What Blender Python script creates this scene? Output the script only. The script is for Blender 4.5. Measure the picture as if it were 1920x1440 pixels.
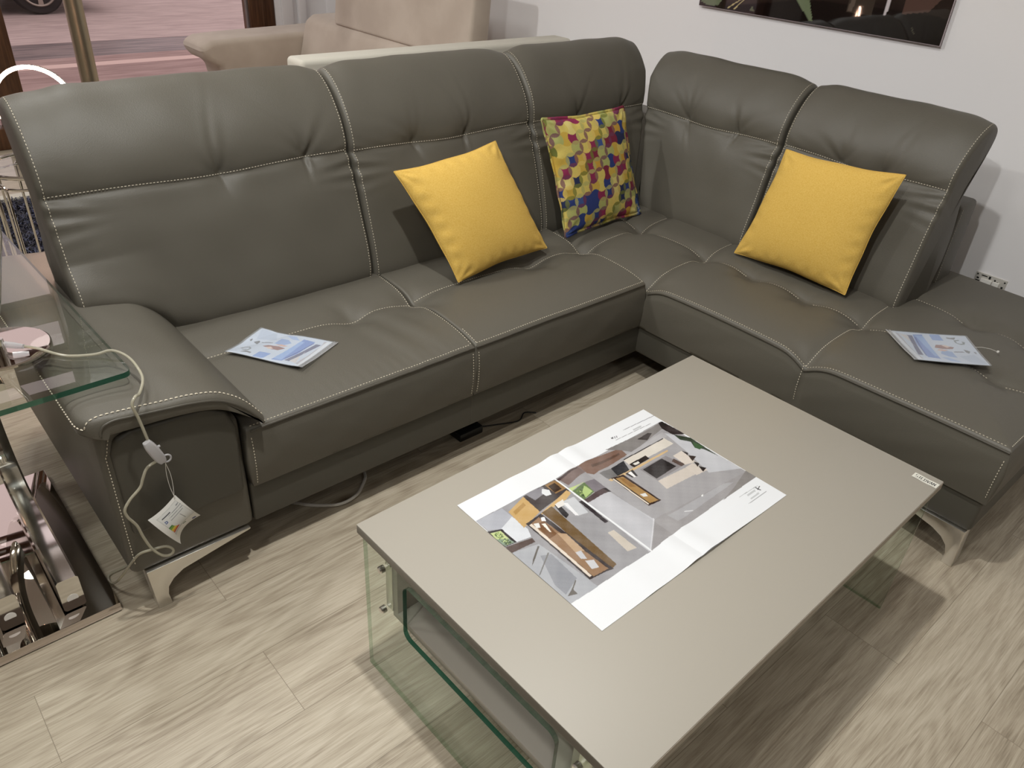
import bpy, bmesh, math, random
import numpy as np
from mathutils import Vector, Matrix
random.seed(7); rng = np.random.default_rng(7)
for o in list(bpy.data.objects): bpy.data.objects.remove(o, do_unlink=True)
SC = bpy.context.scene; COL = SC.collection

# ------------------------------------------------------------------ camera
cam_data = bpy.data.cameras.new('camera'); cam = bpy.data.objects.new('camera', cam_data); COL.objects.link(cam)
R0 = ((0.74948946, -0.65929039, 0.06001433), (0.31717758, 0.43718011, 0.84158893), (0.58108857, 0.61172684, -0.53677402))
cam.matrix_world = Matrix(((R0[0][0], R0[1][0], -R0[2][0], -0.456599), (R0[0][1], R0[1][1], -R0[2][1], 0.152880),
                           (R0[0][2], R0[1][2], -R0[2][2], 1.6), (0, 0, 0, 1)))
cam_data.sensor_width = 36.0; cam_data.lens = 36.0 * 1453.83 / 1920.0; cam_data.clip_start = 0.05; cam_data.clip_end = 200
SC.camera = cam
# ------------------------------------------------------------------ world, exposure
W = bpy.data.worlds.new('dusk_sky'); SC.world = W; W.use_nodes = True
bg = W.node_tree.nodes['Background']; bg.inputs['Color'].default_value = (0.95, 0.78, 0.78, 1); bg.inputs['Strength'].default_value = 1.0
SC.view_settings.view_transform = 'Standard'; SC.view_settings.look = 'None'
SC.view_settings.exposure = 0.0; SC.view_settings.gamma = 1.0
CEIL = 3.25
LAMP_POWER = 14.5
LAMP_COL = (1.0, 1.0, 0.97)
LAMP_XY = [(0.30, 1.11), (-0.9, 1.2), (0.2, 3.1), (-1.6, 3.3), (-1.6, -0.9), (0.6, 5.1), (0.9, -2.2)]

# ------------------------------------------------------------------ helpers
def s2l(c):
    c = np.asarray(c, float) / 255.0
    return np.where(c <= 0.04045, c / 12.92, ((c + 0.055) / 1.055) ** 2.4)
def rgb(r, g, b): return tuple(float(v) for v in s2l((r, g, b))) + (1.0,)
def mat(name, col, rough=0.5, metal=0.0, **kw):
    m = bpy.data.materials.new(name); m.use_nodes = True
    b = m.node_tree.nodes['Principled BSDF']
    b.inputs['Base Color'].default_value = col; b.inputs['Roughness'].default_value = rough; b.inputs['Metallic'].default_value = metal
    for k, v in kw.items():
        k = k.replace('_', ' ')
        if k in b.inputs: b.inputs[k].default_value = v
    return m
def nd(m, t, **kw):
    n = m.node_tree.nodes.new(t)
    for k, v in kw.items(): setattr(n, k, v)
    return n
def ln(m, a, b): m.node_tree.links.new(a, b)
def bsdf(m): return m.node_tree.nodes['Principled BSDF']
def add_bump(m, scale, strength, dist=0.001, detail=3, rough=0.6, vec_scale=None, kind='noise'):
    tc = nd(m, 'ShaderNodeTexCoord'); src = tc.outputs['Object']
    if vec_scale:
        mp = nd(m, 'ShaderNodeMapping'); mp.inputs['Scale'].default_value = vec_scale; ln(m, src, mp.inputs['Vector']); src = mp.outputs['Vector']
    if kind == 'noise':
        t = nd(m, 'ShaderNodeTexNoise'); t.inputs['Scale'].default_value = scale; t.inputs['Detail'].default_value = detail; t.inputs['Roughness'].default_value = rough; out = t.outputs['Fac']
    else:
        t = nd(m, 'ShaderNodeTexVoronoi'); t.inputs['Scale'].default_value = scale; out = t.outputs['Distance']
    ln(m, src, t.inputs['Vector'])
    b = nd(m, 'ShaderNodeBump'); b.inputs['Strength'].default_value = strength; b.inputs['Distance'].default_value = dist
    ln(m, out, b.inputs['Height']); ln(m, b.outputs['Normal'], bsdf(m).inputs['Normal'])
    return t, b
def mottle(m, c1, c2, scale, lo=0.35, hi=0.65, vec_scale=None, detail=4):
    tc = nd(m, 'ShaderNodeTexCoord'); src = tc.outputs['Object']
    if vec_scale:
        mp = nd(m, 'ShaderNodeMapping'); mp.inputs['Scale'].default_value = vec_scale; ln(m, src, mp.inputs['Vector']); src = mp.outputs['Vector']
    t = nd(m, 'ShaderNodeTexNoise'); t.inputs['Scale'].default_value = scale; t.inputs['Detail'].default_value = detail; ln(m, src, t.inputs['Vector'])
    r = nd(m, 'ShaderNodeValToRGB'); r.color_ramp.elements[0].position = lo; r.color_ramp.elements[1].position = hi
    r.color_ramp.elements[0].color = c1; r.color_ramp.elements[1].color = c2
    ln(m, t.outputs['Fac'], r.inputs['Fac']); ln(m, r.outputs['Color'], bsdf(m).inputs['Base Color'])
    return r

def finish(name, me, mats, parent=None, smooth=True, recalc=True):
    if recalc:
        bm = bmesh.new(); bm.from_mesh(me); bmesh.ops.remove_doubles(bm, verts=bm.verts, dist=1e-6)
        bmesh.ops.recalc_face_normals(bm, faces=bm.faces); bm.to_mesh(me); bm.free()
    if not isinstance(mats, (list, tuple)): mats = [mats]
    for m in mats: me.materials.append(m)
    if smooth:
        me.shade_smooth()
    o = bpy.data.objects.new(name, me); COL.objects.link(o)
    if parent:
        o.parent = parent
        o.matrix_parent_inverse = Matrix.Translation(-world_loc(parent))
    return o
def world_loc(o):
    v = Vector(o.location)
    return v
def sharp(o, ang=35):
    o.data.set_sharp_from_angle(angle=math.radians(ang)); return o
class MB:
    def __init__(s): s.v = []; s.f = []; s.mi = []
    def add(s, vs, fs, mi=0):
        n = len(s.v); s.v += [tuple(map(float, p)) for p in vs]; s.f += [tuple(i + n for i in f) for f in fs]; s.mi += [mi] * len(fs)
    def box(s, x0, x1, y0, y1, z0, z1, mi=0):
        s.add([(x0, y0, z0), (x1, y0, z0), (x1, y1, z0), (x0, y1, z0), (x0, y0, z1), (x1, y0, z1), (x1, y1, z1), (x0, y1, z1)],
              [(0, 3, 2, 1), (4, 5, 6, 7), (0, 1, 5, 4), (1, 2, 6, 5), (2, 3, 7, 6), (3, 0, 4, 7)], mi)
    def tube(s, pts, r, n=8, caps=True, mi=0, closed=False):
        P = [Vector(p) for p in pts]; rings = []; up = None
        rr = r if isinstance(r, (list, tuple)) else [r] * len(P)
        for i, p in enumerate(P):
            a = P[(i - 1) % len(P)] if (i > 0 or closed) else p; b = P[(i + 1) % len(P)] if (i < len(P) - 1 or closed) else p
            t = (b - a).normalized()
            if up is None: up = t.orthogonal().normalized()
            up = (up - t * up.dot(t)).normalized(); w = t.cross(up)
            rings.append([p + (up * math.cos(2 * math.pi * k / n) + w * math.sin(2 * math.pi * k / n)) * rr[i] for k in range(n)])
        vs = [q for g in rings for q in g]; fs = []; m = len(P)
        for i in range(m if closed else m - 1):
            j = (i + 1) % m
            for k in range(n): fs.append((i * n + k, i * n + (k + 1) % n, j * n + (k + 1) % n, j * n + k))
        if caps and not closed: fs.append(tuple(range(n))[::-1]); fs.append(tuple((m - 1) * n + k for k in range(n)))
        s.add(vs, fs, mi)
    def lathe(s, prof, cx, cy, n=32, mi=0):
        vs = []; fs = []; m = len(prof)
        for r, z in prof:
            for k in range(n): a = 2 * math.pi * k / n; vs.append((cx + r * math.cos(a), cy + r * math.sin(a), z))
        for i in range(m - 1):
            for k in range(n): fs.append((i * n + k, i * n + (k + 1) % n, (i + 1) * n + (k + 1) % n, (i + 1) * n + k))
        fs.append(tuple(range(n))[::-1]); fs.append(tuple((m - 1) * n + k for k in range(n)))
        s.add(vs, fs, mi)
    def prism(s, poly, fn, d0, d1, mi=0):     # poly 2D, fn(a,b,d)->3D
        n = len(poly); vs = [fn(a, b, d0) for a, b in poly] + [fn(a, b, d1) for a, b in poly]
        fs = [tuple(range(n))[::-1], tuple(range(n, 2 * n))] + [(i, (i + 1) % n, n + (i + 1) % n, n + i) for i in range(n)]
        s.add(vs, fs, mi)
    def mesh(s, name):
        me = bpy.data.meshes.new(name); me.from_pydata(s.v, [], s.f)
        for p, m in zip(me.polygons, s.mi): p.material_index = m
        me.update(); return me
    def build(s, name, mats, parent=None, smooth=True, bevel=0, seg=2, ang=35):
        me = s.mesh(name)
        if bevel:
            bm = bmesh.new(); bm.from_mesh(me); bmesh.ops.recalc_face_normals(bm, faces=bm.faces)
            ed = [e for e in bm.edges if len(e.link_faces) == 2 and e.calc_face_angle(0) > math.radians(30)]
            bmesh.ops.bevel(bm, geom=ed, offset=bevel, segments=seg, profile=0.5, affect='EDGES'); bm.to_mesh(me); bm.free()
        o = finish(name, me, mats, parent, smooth)
        if smooth: sharp(o, ang)
        return o
def thing(name, label, cat, loc=(0, 0, 0), group=None):
    o = bpy.data.objects.new(name, None); COL.objects.link(o); o.location = loc; o.empty_display_size = 0.1
    o['label'] = label; o['category'] = cat
    if group: o['group'] = group
    return o
def tag(o, label, cat, group=None):
    o['label'] = label; o['category'] = cat
    if group: o['group'] = group
    return o
def struct(o): o['kind'] = 'structure'; return o
def catmull(pts, n):
    P = np.array(pts, float); P = np.vstack([2 * P[0] - P[1], P, 2 * P[-1] - P[-2]]); out = []
    seg = np.linalg.norm(P[2:-1] - P[1:-2], axis=1); cum = np.concatenate([[0], np.cumsum(seg)])
    for t in np.linspace(0, cum[-1], n):
        i = min(np.searchsorted(cum, t, side='right') - 1, len(seg) - 1); u = (t - cum[i]) / seg[i]
        a, b, c, d = P[i], P[i + 1], P[i + 2], P[i + 3]
        out.append(0.5 * (2 * b + (c - a) * u + (2 * a - 5 * b + 4 * c - d) * u * u + (3 * b - a - 3 * c + d) * u ** 3))
    return np.array(out)
def polyline(pts, step):
    P = np.array(pts, float); seg = np.linalg.norm(np.diff(P, axis=0), axis=1); cum = np.concatenate([[0], np.cumsum(seg)])
    n = max(2, int(cum[-1] / step) + 1); t = np.linspace(0, cum[-1], n)
    return np.array([np.interp(t, cum, P[:, k]) for k in range(P.shape[1])]).T
def grid_faces(nu, nv, closed_u=False):
    fs = []
    for i in range(nu if closed_u else nu - 1):
        i2 = (i + 1) % nu
        for j in range(nv - 1): fs.append((i * nv + j, i2 * nv + j, i2 * nv + j + 1, i * nv + j + 1))
    return fs
def noise2(x, y, seed=0, f=1.0):
    return (np.sin(x * 7.1 * f + seed) * np.cos(y * 5.3 * f + 1.7 * seed) + 0.6 * np.sin(x * 13.7 * f - y * 11.9 * f + 2.3 * seed) + 0.4 * np.cos(x * 23.1 * f + y * 19.7 * f + seed)) / 2.0
def stitches(name, lines, parent, dash=0.0058, gap=0.0036, w=0.00105, m=None):
    """lines: list of (points Nx3, normal) : short thread dashes lying along a seam"""
    mb = MB()
    for pts, nrm in lines:
        P = polyline(pts, 0.0012 if False else 0.002); seg = np.linalg.norm(np.diff(P, axis=0), axis=1); cum = np.concatenate([[0], np.cumsum(seg)])
        t = 0.002
        while t + dash < cum[-1]:
            a = Vector([np.interp(t, cum, P[:, k]) for k in range(3)]); b = Vector([np.interp(t + dash, cum, P[:, k]) for k in range(3)])
            n = Vector(nrm).normalized(); d = (b - a)
            if d.length > 1e-5:
                side = d.cross(n)
                if side.length < 1e-6: side = d.orthogonal()
                side = side.normalized() * w; up = n * (w * 0.9); mid = (a + b) / 2
                mb.add([a + side * .5, a - side * .5, mid + side + up, mid - side + up, b + side * .5, b - side * .5, mid + side - up, mid - side - up],
                       [(0, 1, 3, 2), (2, 3, 5, 4), (0, 2, 6), (2, 4, 6), (1, 7, 3), (3, 7, 5)])
            t += dash + gap
    me = mb.mesh(name)
    return finish(name, me, m or M_THREAD, parent, smooth=False, recalc=False)

# ------------------------------------------------------------------ materials
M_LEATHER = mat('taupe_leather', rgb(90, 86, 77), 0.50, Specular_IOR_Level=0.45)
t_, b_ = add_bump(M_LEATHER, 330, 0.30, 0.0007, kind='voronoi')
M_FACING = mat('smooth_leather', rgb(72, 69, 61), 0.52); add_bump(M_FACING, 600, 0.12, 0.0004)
M_THREAD = mat('beige_thread', rgb(205, 196, 176), 0.7)
M_PIPE = mat('leather_piping', rgb(80, 76, 68), 0.4)
M_CHROME = mat('brushed_chrome', rgb(222, 219, 213), 0.28, 1.0); add_bump(M_CHROME, 60, 0.06, 0.0005, vec_scale=(1, 40, 1))
M_POLISH = mat('polished_chrome', rgb(232, 230, 226), 0.09, 1.0)
M_MIRROR = mat('mirror_steel', rgb(205, 196, 190), 0.015, 1.0)
M_YELLOW = mat('mustard_fabric', rgb(220, 178, 76), 0.9)
mottle(M_YELLOW, rgb(210, 168, 74), rgb(222, 186, 98), 260, 0.3, 0.7)
add_bump(M_YELLOW, 900, 0.35, 0.0007, detail=1)
M_TABLE = mat('taupe_lacquer', rgb(156, 150, 139), 0.5); add_bump(M_TABLE, 500, 0.03, 0.0003)
M_TABLE_EDGE = mat('taupe_edge_band', rgb(160, 150, 135), 0.45)
M_PAPER_BACK = mat('white_paper', rgb(212, 213, 215), 0.5)
M_BLACK = mat('black_plastic', rgb(22, 22, 22), 0.45)
M_WHITEPL = mat('white_plastic', rgb(225, 222, 216), 0.4)
M_WALL = mat('white_wall_paint', rgb(244, 242, 243), 0.9); add_bump(M_WALL, 90, 0.12, 0.001)
M_CEIL = mat('ceiling_paint', rgb(235, 233, 230), 0.9); M_WALL_DIM = mat('dark_showroom_wall', rgb(120, 108, 98), 0.9)
M_BROWN = mat('brown_window_frame', rgb(86, 56, 36), 0.35)
mottle(M_BROWN, rgb(74, 46, 28), rgb(98, 66, 42), 9, vec_scale=(8, 8, 0.6))
M_SUEDE = mat('beige_suede', rgb(186, 172, 152), 0.95, Sheen_Weight=0.3)
mottle(M_SUEDE, rgb(184, 170, 156), rgb(196, 183, 169), 5); add_bump(M_SUEDE, 500, 0.2, 0.0006)
M_CREAM = mat('cream_fabric', rgb(200, 196, 184), 0.9)
M_CABLE = mat('clear_cable', rgb(205, 200, 180), 0.18, Transmission_Weight=0.45, IOR=1.4)
M_CLEAR = mat('clear_plastic', rgb(235, 233, 235), 0.12, Transmission_Weight=0.6, IOR=1.4)
M_GREYCABLE = mat('white_cable', rgb(198, 194, 186), 0.5)

def thin_glass(name, tint, fres=1.5, rough=0.0):
    m = bpy.data.materials.new(name); m.use_nodes = True; nt = m.node_tree
    nt.nodes.remove(nt.nodes['Principled BSDF']); out = nt.nodes['Material Output']
    tr = nt.nodes.new('ShaderNodeBsdfTransparent'); tr.inputs['Color'].default_value = tint
    gl = nt.nodes.new('ShaderNodeBsdfGlossy'); gl.inputs['Roughness'].default_value = rough
    fr = nt.nodes.new('ShaderNodeFresnel'); fr.inputs['IOR'].default_value = fres
    # the fresnel factor is limited on back faces so that a pane acts as one thin sheet
    geo = nt.nodes.new('ShaderNodeNewGeometry'); inv = nt.nodes.new('ShaderNodeMath'); inv.operation = 'SUBTRACT'; inv.inputs[0].default_value = 1.0
    mul = nt.nodes.new('ShaderNodeMath'); mul.operation = 'MULTIPLY'
    nt.links.new(geo.outputs['Backfacing'], inv.inputs[1]); nt.links.new(inv.outputs[0], mul.inputs[0]); nt.links.new(fr.outputs[0], mul.inputs[1])
    mix = nt.nodes.new('ShaderNodeMixShader'); nt.links.new(mul.outputs[0], mix.inputs[0]); nt.links.new(tr.outputs[0], mix.inputs[1]); nt.links.new(gl.outputs[0], mix.inputs[2])
    nt.links.new(mix.outputs[0], out.inputs['Surface']); return m
M_GLASS = thin_glass('greenish_glass', (0.93, 0.97, 0.94, 1))
M_GLASS_TOP = thin_glass('tabletop_glass', (0.95, 0.97, 0.95, 1), 2.3)
M_WINGLASS = thin_glass('window_glass', (0.97, 0.97, 0.97, 1), 1.35)
M_SLEEVE = thin_glass('clear_sleeve', (0.93, 0.94, 0.95, 1), 1.6, 0.14)
def milky(m, k):
    nt = m.node_tree; out = nt.nodes['Material Output']; old = out.inputs['Surface'].links[0].from_socket
    d = nt.nodes.new('ShaderNodeBsdfDiffuse'); d.inputs['Color'].default_value = rgb(225, 228, 232); mx = nt.nodes.new('ShaderNodeMixShader'); mx.inputs[0].default_value = k
    nt.links.new(old, mx.inputs[1]); nt.links.new(d.outputs[0], mx.inputs[2]); nt.links.new(mx.outputs[0], out.inputs['Surface'])
milky(M_SLEEVE, .20)
M_GEDGE = mat('green_glass_edge', rgb(30, 84, 64), 0.08, Transmission_Weight=0.35)
M_GEDGE2 = thin_glass('pale_glass_edge', (0.62, 0.74, 0.64, 1), 1.3)

M_FLOOR = mat('oak_laminate', rgb(180, 168, 148), 0.42)
def floor_nodes(m):
    tc = nd(m, 'ShaderNodeTexCoord'); mp = nd(m, 'ShaderNodeMapping'); mp.inputs['Location'].default_value = (0.02, -0.1941, 0)
    ln(m, tc.outputs['Object'], mp.inputs['Vector'])
    br = nd(m, 'ShaderNodeTexBrick'); br.offset = 0.37; br.offset_frequency = 2
    br.inputs['Scale'].default_value = 1.0; br.inputs['Brick Width'].default_value = 1.22; br.inputs['Row Height'].default_value = 0.205
    br.inputs['Mortar Size'].default_value = 0.0007; br.inputs['Mortar Smooth'].default_value = 0.1; br.inputs['Bias'].default_value = 0
    br.inputs['Color1'].default_value = (0, 0, 0, 1); br.inputs['Color2'].default_value = (1, 1, 1, 1); br.inputs['Mortar'].default_value = (0.5, 0.5, 0.5, 1)
    ln(m, mp.outputs['Vector'], br.inputs['Vector'])
    # grain coordinates, shifted plank by plank
    sep = nd(m, 'ShaderNodeSeparateXYZ'); ln(m, mp.outputs['Vector'], sep.inputs[0])
    sh = nd(m, 'ShaderNodeMath', operation='MULTIPLY'); sh.inputs[1].default_value = 37.0; ln(m, br.outputs['Color'], sh.inputs[0])
    ax = nd(m, 'ShaderNodeMath', operation='ADD'); ln(m, sep.outputs['X'], ax.inputs[0]); ln(m, sh.outputs[0], ax.inputs[1])
    cb = nd(m, 'ShaderNodeCombineXYZ'); ln(m, ax.outputs[0], cb.inputs['X']); ln(m, sep.outputs['Y'], cb.inputs['Y']); ln(m, sh.outputs[0], cb.inputs['Z'])
    def grain(sx, sy, detail, dist=0.0):
        g = nd(m, 'ShaderNodeMapping'); g.inputs['Scale'].default_value = (sx, sy, 1); ln(m, cb.outputs[0], g.inputs['Vector'])
        t = nd(m, 'ShaderNodeTexNoise'); t.inputs['Scale'].default_value = 1; t.inputs['Detail'].default_value = detail; t.inputs['Distortion'].default_value = dist; t.inputs['Roughness'].default_value = 0.6
        ln(m, g.outputs[0], t.inputs['Vector']); return t.outputs['Fac']
    g1 = grain(3.6, 130, 7, 0.4); g2 = grain(0.8, 5, 4, 1.2); g3 = grain(16, 420, 3)
    # cathedral figure: contour rings of a slow noise
    g4 = grain(1.3, 6.0, 1.2, 0.5)
    ml = nd(m, 'ShaderNodeMath', operation='MULTIPLY'); ml.inputs[1].default_value = 85.0; ln(m, g4, ml.inputs[0])
    sn = nd(m, 'ShaderNodeMath', operation='SINE'); ln(m, ml.outputs[0], sn.inputs[0])
    s2 = nd(m, 'ShaderNodeMath', operation='MULTIPLY_ADD'); s2.inputs[1].default_value = 0.036; s2.inputs[2].default_value = 0.0; ln(m, sn.outputs[0], s2.inputs[0])
    def mad(a, k, c=None):
        n = nd(m, 'ShaderNodeMath', operation='MULTIPLY_ADD'); n.inputs[1].default_value = k
        ln(m, a, n.inputs[0])
        if c is None: n.inputs[2].default_value = 0.0
        else: ln(m, c, n.inputs[2])
        return n.outputs[0]
    tot = mad(g1, 0.40); tot = mad(g2, 0.30, tot); tot = mad(g3, 0.38, tot); ad = nd(m, 'ShaderNodeMath', operation='ADD'); ln(m, tot, ad.inputs[0]); ln(m, s2.outputs[0], ad.inputs[1])
    tot = mad(br.outputs['Color'], 0.05, ad.outputs[0])
    r = nd(m, 'ShaderNodeValToRGB'); e = r.color_ramp.elements; e[0].position = 0.38; e[0].color = rgb(132, 120, 102); e[1].position = 0.76; e[1].color = rgb(196, 186, 168)
    k = e.new(0.52); k.color = rgb(164, 152, 133); k = e.new(0.62); k.color = rgb(180, 169, 150)
    ln(m, tot, r.inputs['Fac'])
    # knots
    gk = nd(m, 'ShaderNodeMapping'); gk.inputs['Scale'].default_value = (1.9, 4.4, 1); ln(m, cb.outputs[0], gk.inputs['Vector'])
    vo = nd(m, 'ShaderNodeTexVoronoi'); vo.inputs['Scale'].default_value = 1.0; ln(m, gk.outputs[0], vo.inputs['Vector'])
    kr = nd(m, 'ShaderNodeValToRGB'); kr.color_ramp.elements[0].position = 0.02; kr.color_ramp.elements[0].color = (0.42, 0.36, 0.30, 1); kr.color_ramp.elements[1].position = 0.11; kr.color_ramp.elements[1].color = (1, 1, 1, 1)
    ln(m, vo.outputs['Distance'], kr.inputs['Fac'])
    mk = nd(m, 'ShaderNodeMix', data_type='RGBA', blend_type='MULTIPLY'); mk.inputs[0].default_value = 1.0; ln(m, r.outputs['Color'], mk.inputs[6]); ln(m, kr.outputs['Color'], mk.inputs[7])
    mo = nd(m, 'ShaderNodeMix', data_type='RGBA', blend_type='MIX'); ln(m, br.outputs['Fac'], mo.inputs[0]); ln(m, mk.outputs[2], mo.inputs[6]); mo.inputs[7].default_value = rgb(128, 117, 100)
    ln(m, mo.outputs[2], bsdf(m).inputs['Base Color'])
    bp = nd(m, 'ShaderNodeBump'); bp.inputs['Strength'].default_value = 0.12; bp.inputs['Distance'].default_value = 0.001; ln(m, g1, bp.inputs['Height']); ln(m, bp.outputs['Normal'], bsdf(m).inputs['Normal'])
floor_nodes(M_FLOOR)

def print_mat(name, rough=0.35, coat=0.0):
    m = mat(name, (1, 1, 1, 1), rough, Coat_Weight=coat); a = nd(m, 'ShaderNodeAttribute'); a.attribute_name = 'print'
    ln(m, a.outputs['Color'], bsdf(m).inputs['Base Color']); return m
M_PRINT = print_mat('printed_paper', 0.38); M_PATTERN = print_mat('printed_fabric', 0.85); M_ART = print_mat('acrylic_print', 0.02, 1.0)
add_bump(M_PATTERN, 800, 0.3, 0.0006, detail=1)
PRINT_GAIN = 0.80
def raster(U, V, polys, bgc):
    """paint polygons (colour, [(u,v)..]) in order on a sheet sampled at U,V"""
    shp = U.shape; u = U.ravel(); v = V.ravel(); col = np.tile(s2l(bgc), (u.size, 1))
    for c, pl in polys:
        P = np.array(pl); ins = np.zeros(u.size, bool)
        sel = (u >= P[:, 0].min()) & (u <= P[:, 0].max()) & (v >= P[:, 1].min()) & (v <= P[:, 1].max()); idx = np.where(sel)[0]
        if idx.size == 0: continue
        uu, vv = u[idx], v[idx]; c_in = np.zeros(idx.size, bool); n = len(P)
        for i in range(n):
            (x1, y1), (x2, y2) = P[i], P[(i + 1) % n]
            if y1 == y2: continue
            c_in ^= ((y1 > vv) != (y2 > vv)) & (uu < (x2 - x1) * (vv - y1) / (y2 - y1) + x1)
        col[idx[c_in]] = s2l(c)
    return col
def set_print(me, col, gain=None):
    gain = PRINT_GAIN if gain is None else gain; col = col * gain
    a = me.color_attributes.new('print', 'FLOAT_COLOR', 'POINT')
    a.data.foreach_set('color', np.hstack([col, np.ones((len(col), 1))]).astype(np.float32).ravel())
def sheet(name, fn, nu, nv, polys, bgc, m, parent=None, thick=0.0004, extra=None):
    """printed sheet: fn(U,V)->X,Y,Z ; has a back side and thickness"""
    u = np.linspace(0, 1, nu); v = np.linspace(0, 1, nv); U, V = np.meshgrid(u, v, indexing='ij')
    X, Y, Z = fn(U, V); top = np.stack([X, Y, Z], -1)
    dU = np.gradient(top, axis=0); dV = np.gradient(top, axis=1); N = np.cross(dU, dV); N /= np.linalg.norm(N, axis=-1, keepdims=True) + 1e-12
    col = raster(U, V, polys, bgc)
    if extra is not None: col = extra(U.ravel(), V.ravel(), col)
    bot = top - N * thick; n = nu * nv
    verts = np.vstack([top.reshape(-1, 3), bot.reshape(-1, 3)]); f = grid_faces(nu, nv); fs = list(f) + [tuple(i + n for i in q[::-1]) for q in f]
    rim = [i * nv for i in range(nu)] + [(nu - 1) * nv + j for j in range(1, nv)] + [i * nv + nv - 1 for i in range(nu - 2, -1, -1)] + [j for j in range(nv - 2, 0, -1)]
    for a, b in zip(rim, rim[1:] + rim[:1]): fs.append((a, a + n, b + n, b))
    me = bpy.data.meshes.new(name); me.from_pydata(verts.tolist(), [], fs)
    mi = [0] * len(f) + [1] * (len(fs) - len(f)); me.polygons.foreach_set('material_index', mi)
    set_print(me, np.vstack([col, np.tile(s2l((230, 231, 233)), (n, 1))]))
    o = finish(name, me, [m, M_PAPER_BACK], parent, smooth=False, recalc=False); return o

# ================================================================== SETTING
def slab(name, x0, x1, y0, y1, z0, z1, m, smooth=False, bevel=0):
    mb = MB(); mb.box(x0, x1, y0, y1, z0, z1); o = mb.build(name, m, smooth=bool(bevel), bevel=bevel); return struct(o)
WX, WY, LX, FY = 2.85, 6.0, -4.2, -3.6
slab('floor', LX, WX, FY, WY, -0.05, 0.0, M_FLOOR)
slab('wall_right', WX, WX + 0.15, FY, WY + 0.15, -0.05, CEIL, M_WALL)
slab('wall_left', LX - 0.15, LX, FY, WY, -0.05, CEIL, M_WALL_DIM)
slab('wall_front', LX, WX, FY - 0.15, FY, -0.05, CEIL, M_WALL_DIM)
slab('ceiling', LX, WX, FY, WY + 0.15, CEIL, CEIL + 0.1, M_CEIL)
slab('wall_back', 2.43, WX, WY, WY + 0.2, -0.05, CEIL, M_WALL)
# moulded upright beside the window
mb = MB(); mb.box(2.47, 2.56, WY - 0.03, WY, 0, CEIL); mb.box(2.60, 2.66, WY - 0.045, WY, 0, CEIL)
struct(mb.build('trim_1', M_WALL, bevel=0.008))
# window wall: brown frame, transom, glass
def window(name, x0, x1, last=False):
    mb = MB(); d0, d1 = WY - 0.02, WY + 0.10; xe = x1 - 0.21 if last else x1
    mb.box(x0, x0 + 0.15, d0, d1, 0, CEIL)
    if last: mb.box(x1 - 0.21, x1 - 0.10, d0, d1, 0, CEIL); mb.box(x1 - 0.10, x1, d0 + 0.03, d1 - 0.02, 0, CEIL)
    for z0, z1 in ((0.0, 0.13), (2.36, 2.53), (2.77, 2.96), (3.12, CEIL)): mb.box(x0 + 0.15, xe, d0, d1, z0, z1)
    root = struct(mb.build(name, M_BROWN, bevel=0.006))
    for z0, z1 in ((0.13, 2.36), (2.53, 2.77), (2.96, 3.12)):
        g = MB(); g.box(x0 + 0.15, xe, WY + 0.035, WY + 0.041, z0, z1); g.build('window_pane', M_WINGLASS, root, smooth=False)
    if last: b = MB(); b.box(x1 - 0.222, x1 - 0.21, WY + 0.0, WY + 0.03, 0.13, 2.36); b.build('glazing_bead', mat('grey_gasket', rgb(110, 100, 98), 0.6), root, smooth=False)
    return root
window('window_1', 0.51, 2.43, True); window('window_2', -1.45, 0.51); window('window_3', -3.4, -1.45)
slab('wall_back_left', LX, -3.4, WY, WY + 0.2, -0.05, CEIL, M_WALL)
# street: pavement, kerb line, wet gutter strip, road
M_PAVE = mat('mauve_paving', rgb(176, 148, 142), 0.8); mottle(M_PAVE, rgb(150, 126, 122), rgb(176, 152, 147), 2.5, vec_scale=(1, 6, 1)); 
M_KERB = mat('pale_kerb', rgb(220, 196, 188), 0.8)
M_GUT = mat('dark_wet_asphalt', rgb(120, 104, 104), 0.45); mottle(M_GUT, rgb(100, 90, 92), rgb(136, 122, 121), 2.0, 0.4, 0.6, vec_scale=(1, 7, 1))
M_ROAD = mat('road_asphalt', rgb(186, 170, 166), 0.85); mottle(M_ROAD, rgb(176, 160, 157), rgb(198, 182, 178), 3.0, vec_scale=(1, 5, 1))
slab('pavement', -14, 16, WY + 0.15, 9.12, -0.30, -0.15, M_PAVE)
slab('kerb', -14, 16, 9.12, 9.30, -0.30, -0.149, M_KERB)
slab('pavement_edge', -14, 16, 9.30, 9.62, -0.30, -0.150, M_PAVE)
slab('gutter', -14, 16, 9.62, 10.47, -0.30, -0.152, M_GUT)
slab('road', -14, 16, 10.47, 26, -0.30, -0.150, M_ROAD)

# ================================================================== CORNER SOFA
sofa = thing('corner_sofa', 'taupe leather corner sofa with raised headrests, pale stitching and chrome feet', 'sofa', (1.2, 1.9, 0))
PROF = [(2.250, .40), (2.232, .47), (2.245, .55), (2.272, .64), (2.305, .74), (2.332, .81), (2.346, .853), (2.366, .92), (2.402, .99), (2.445, 1.050), (2.490, 1.088), (2.530, 1.098),
        (2.562, 1.078), (2.568, 1.03), (2.535, .95), (2.488, .88), (2.462, .835), (2.468, .77), (2.482, .68), (2.478, .58), (2.46, .5), (2.45, .40)]
PROFC = [(d - 0.045 + (0.0 if z < .6 else -0.03 * min(1, (z - .6) / .5)), z if z < .8 else .8 + (z - .8) * 0.895) for d, z in PROF]
def cross_n(prof):
    T = np.gradient(prof, axis=0); n = np.stack([-T[:, 1], T[:, 0]], 1); n /= np.linalg.norm(n, axis=1, keepdims=True); return n
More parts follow.
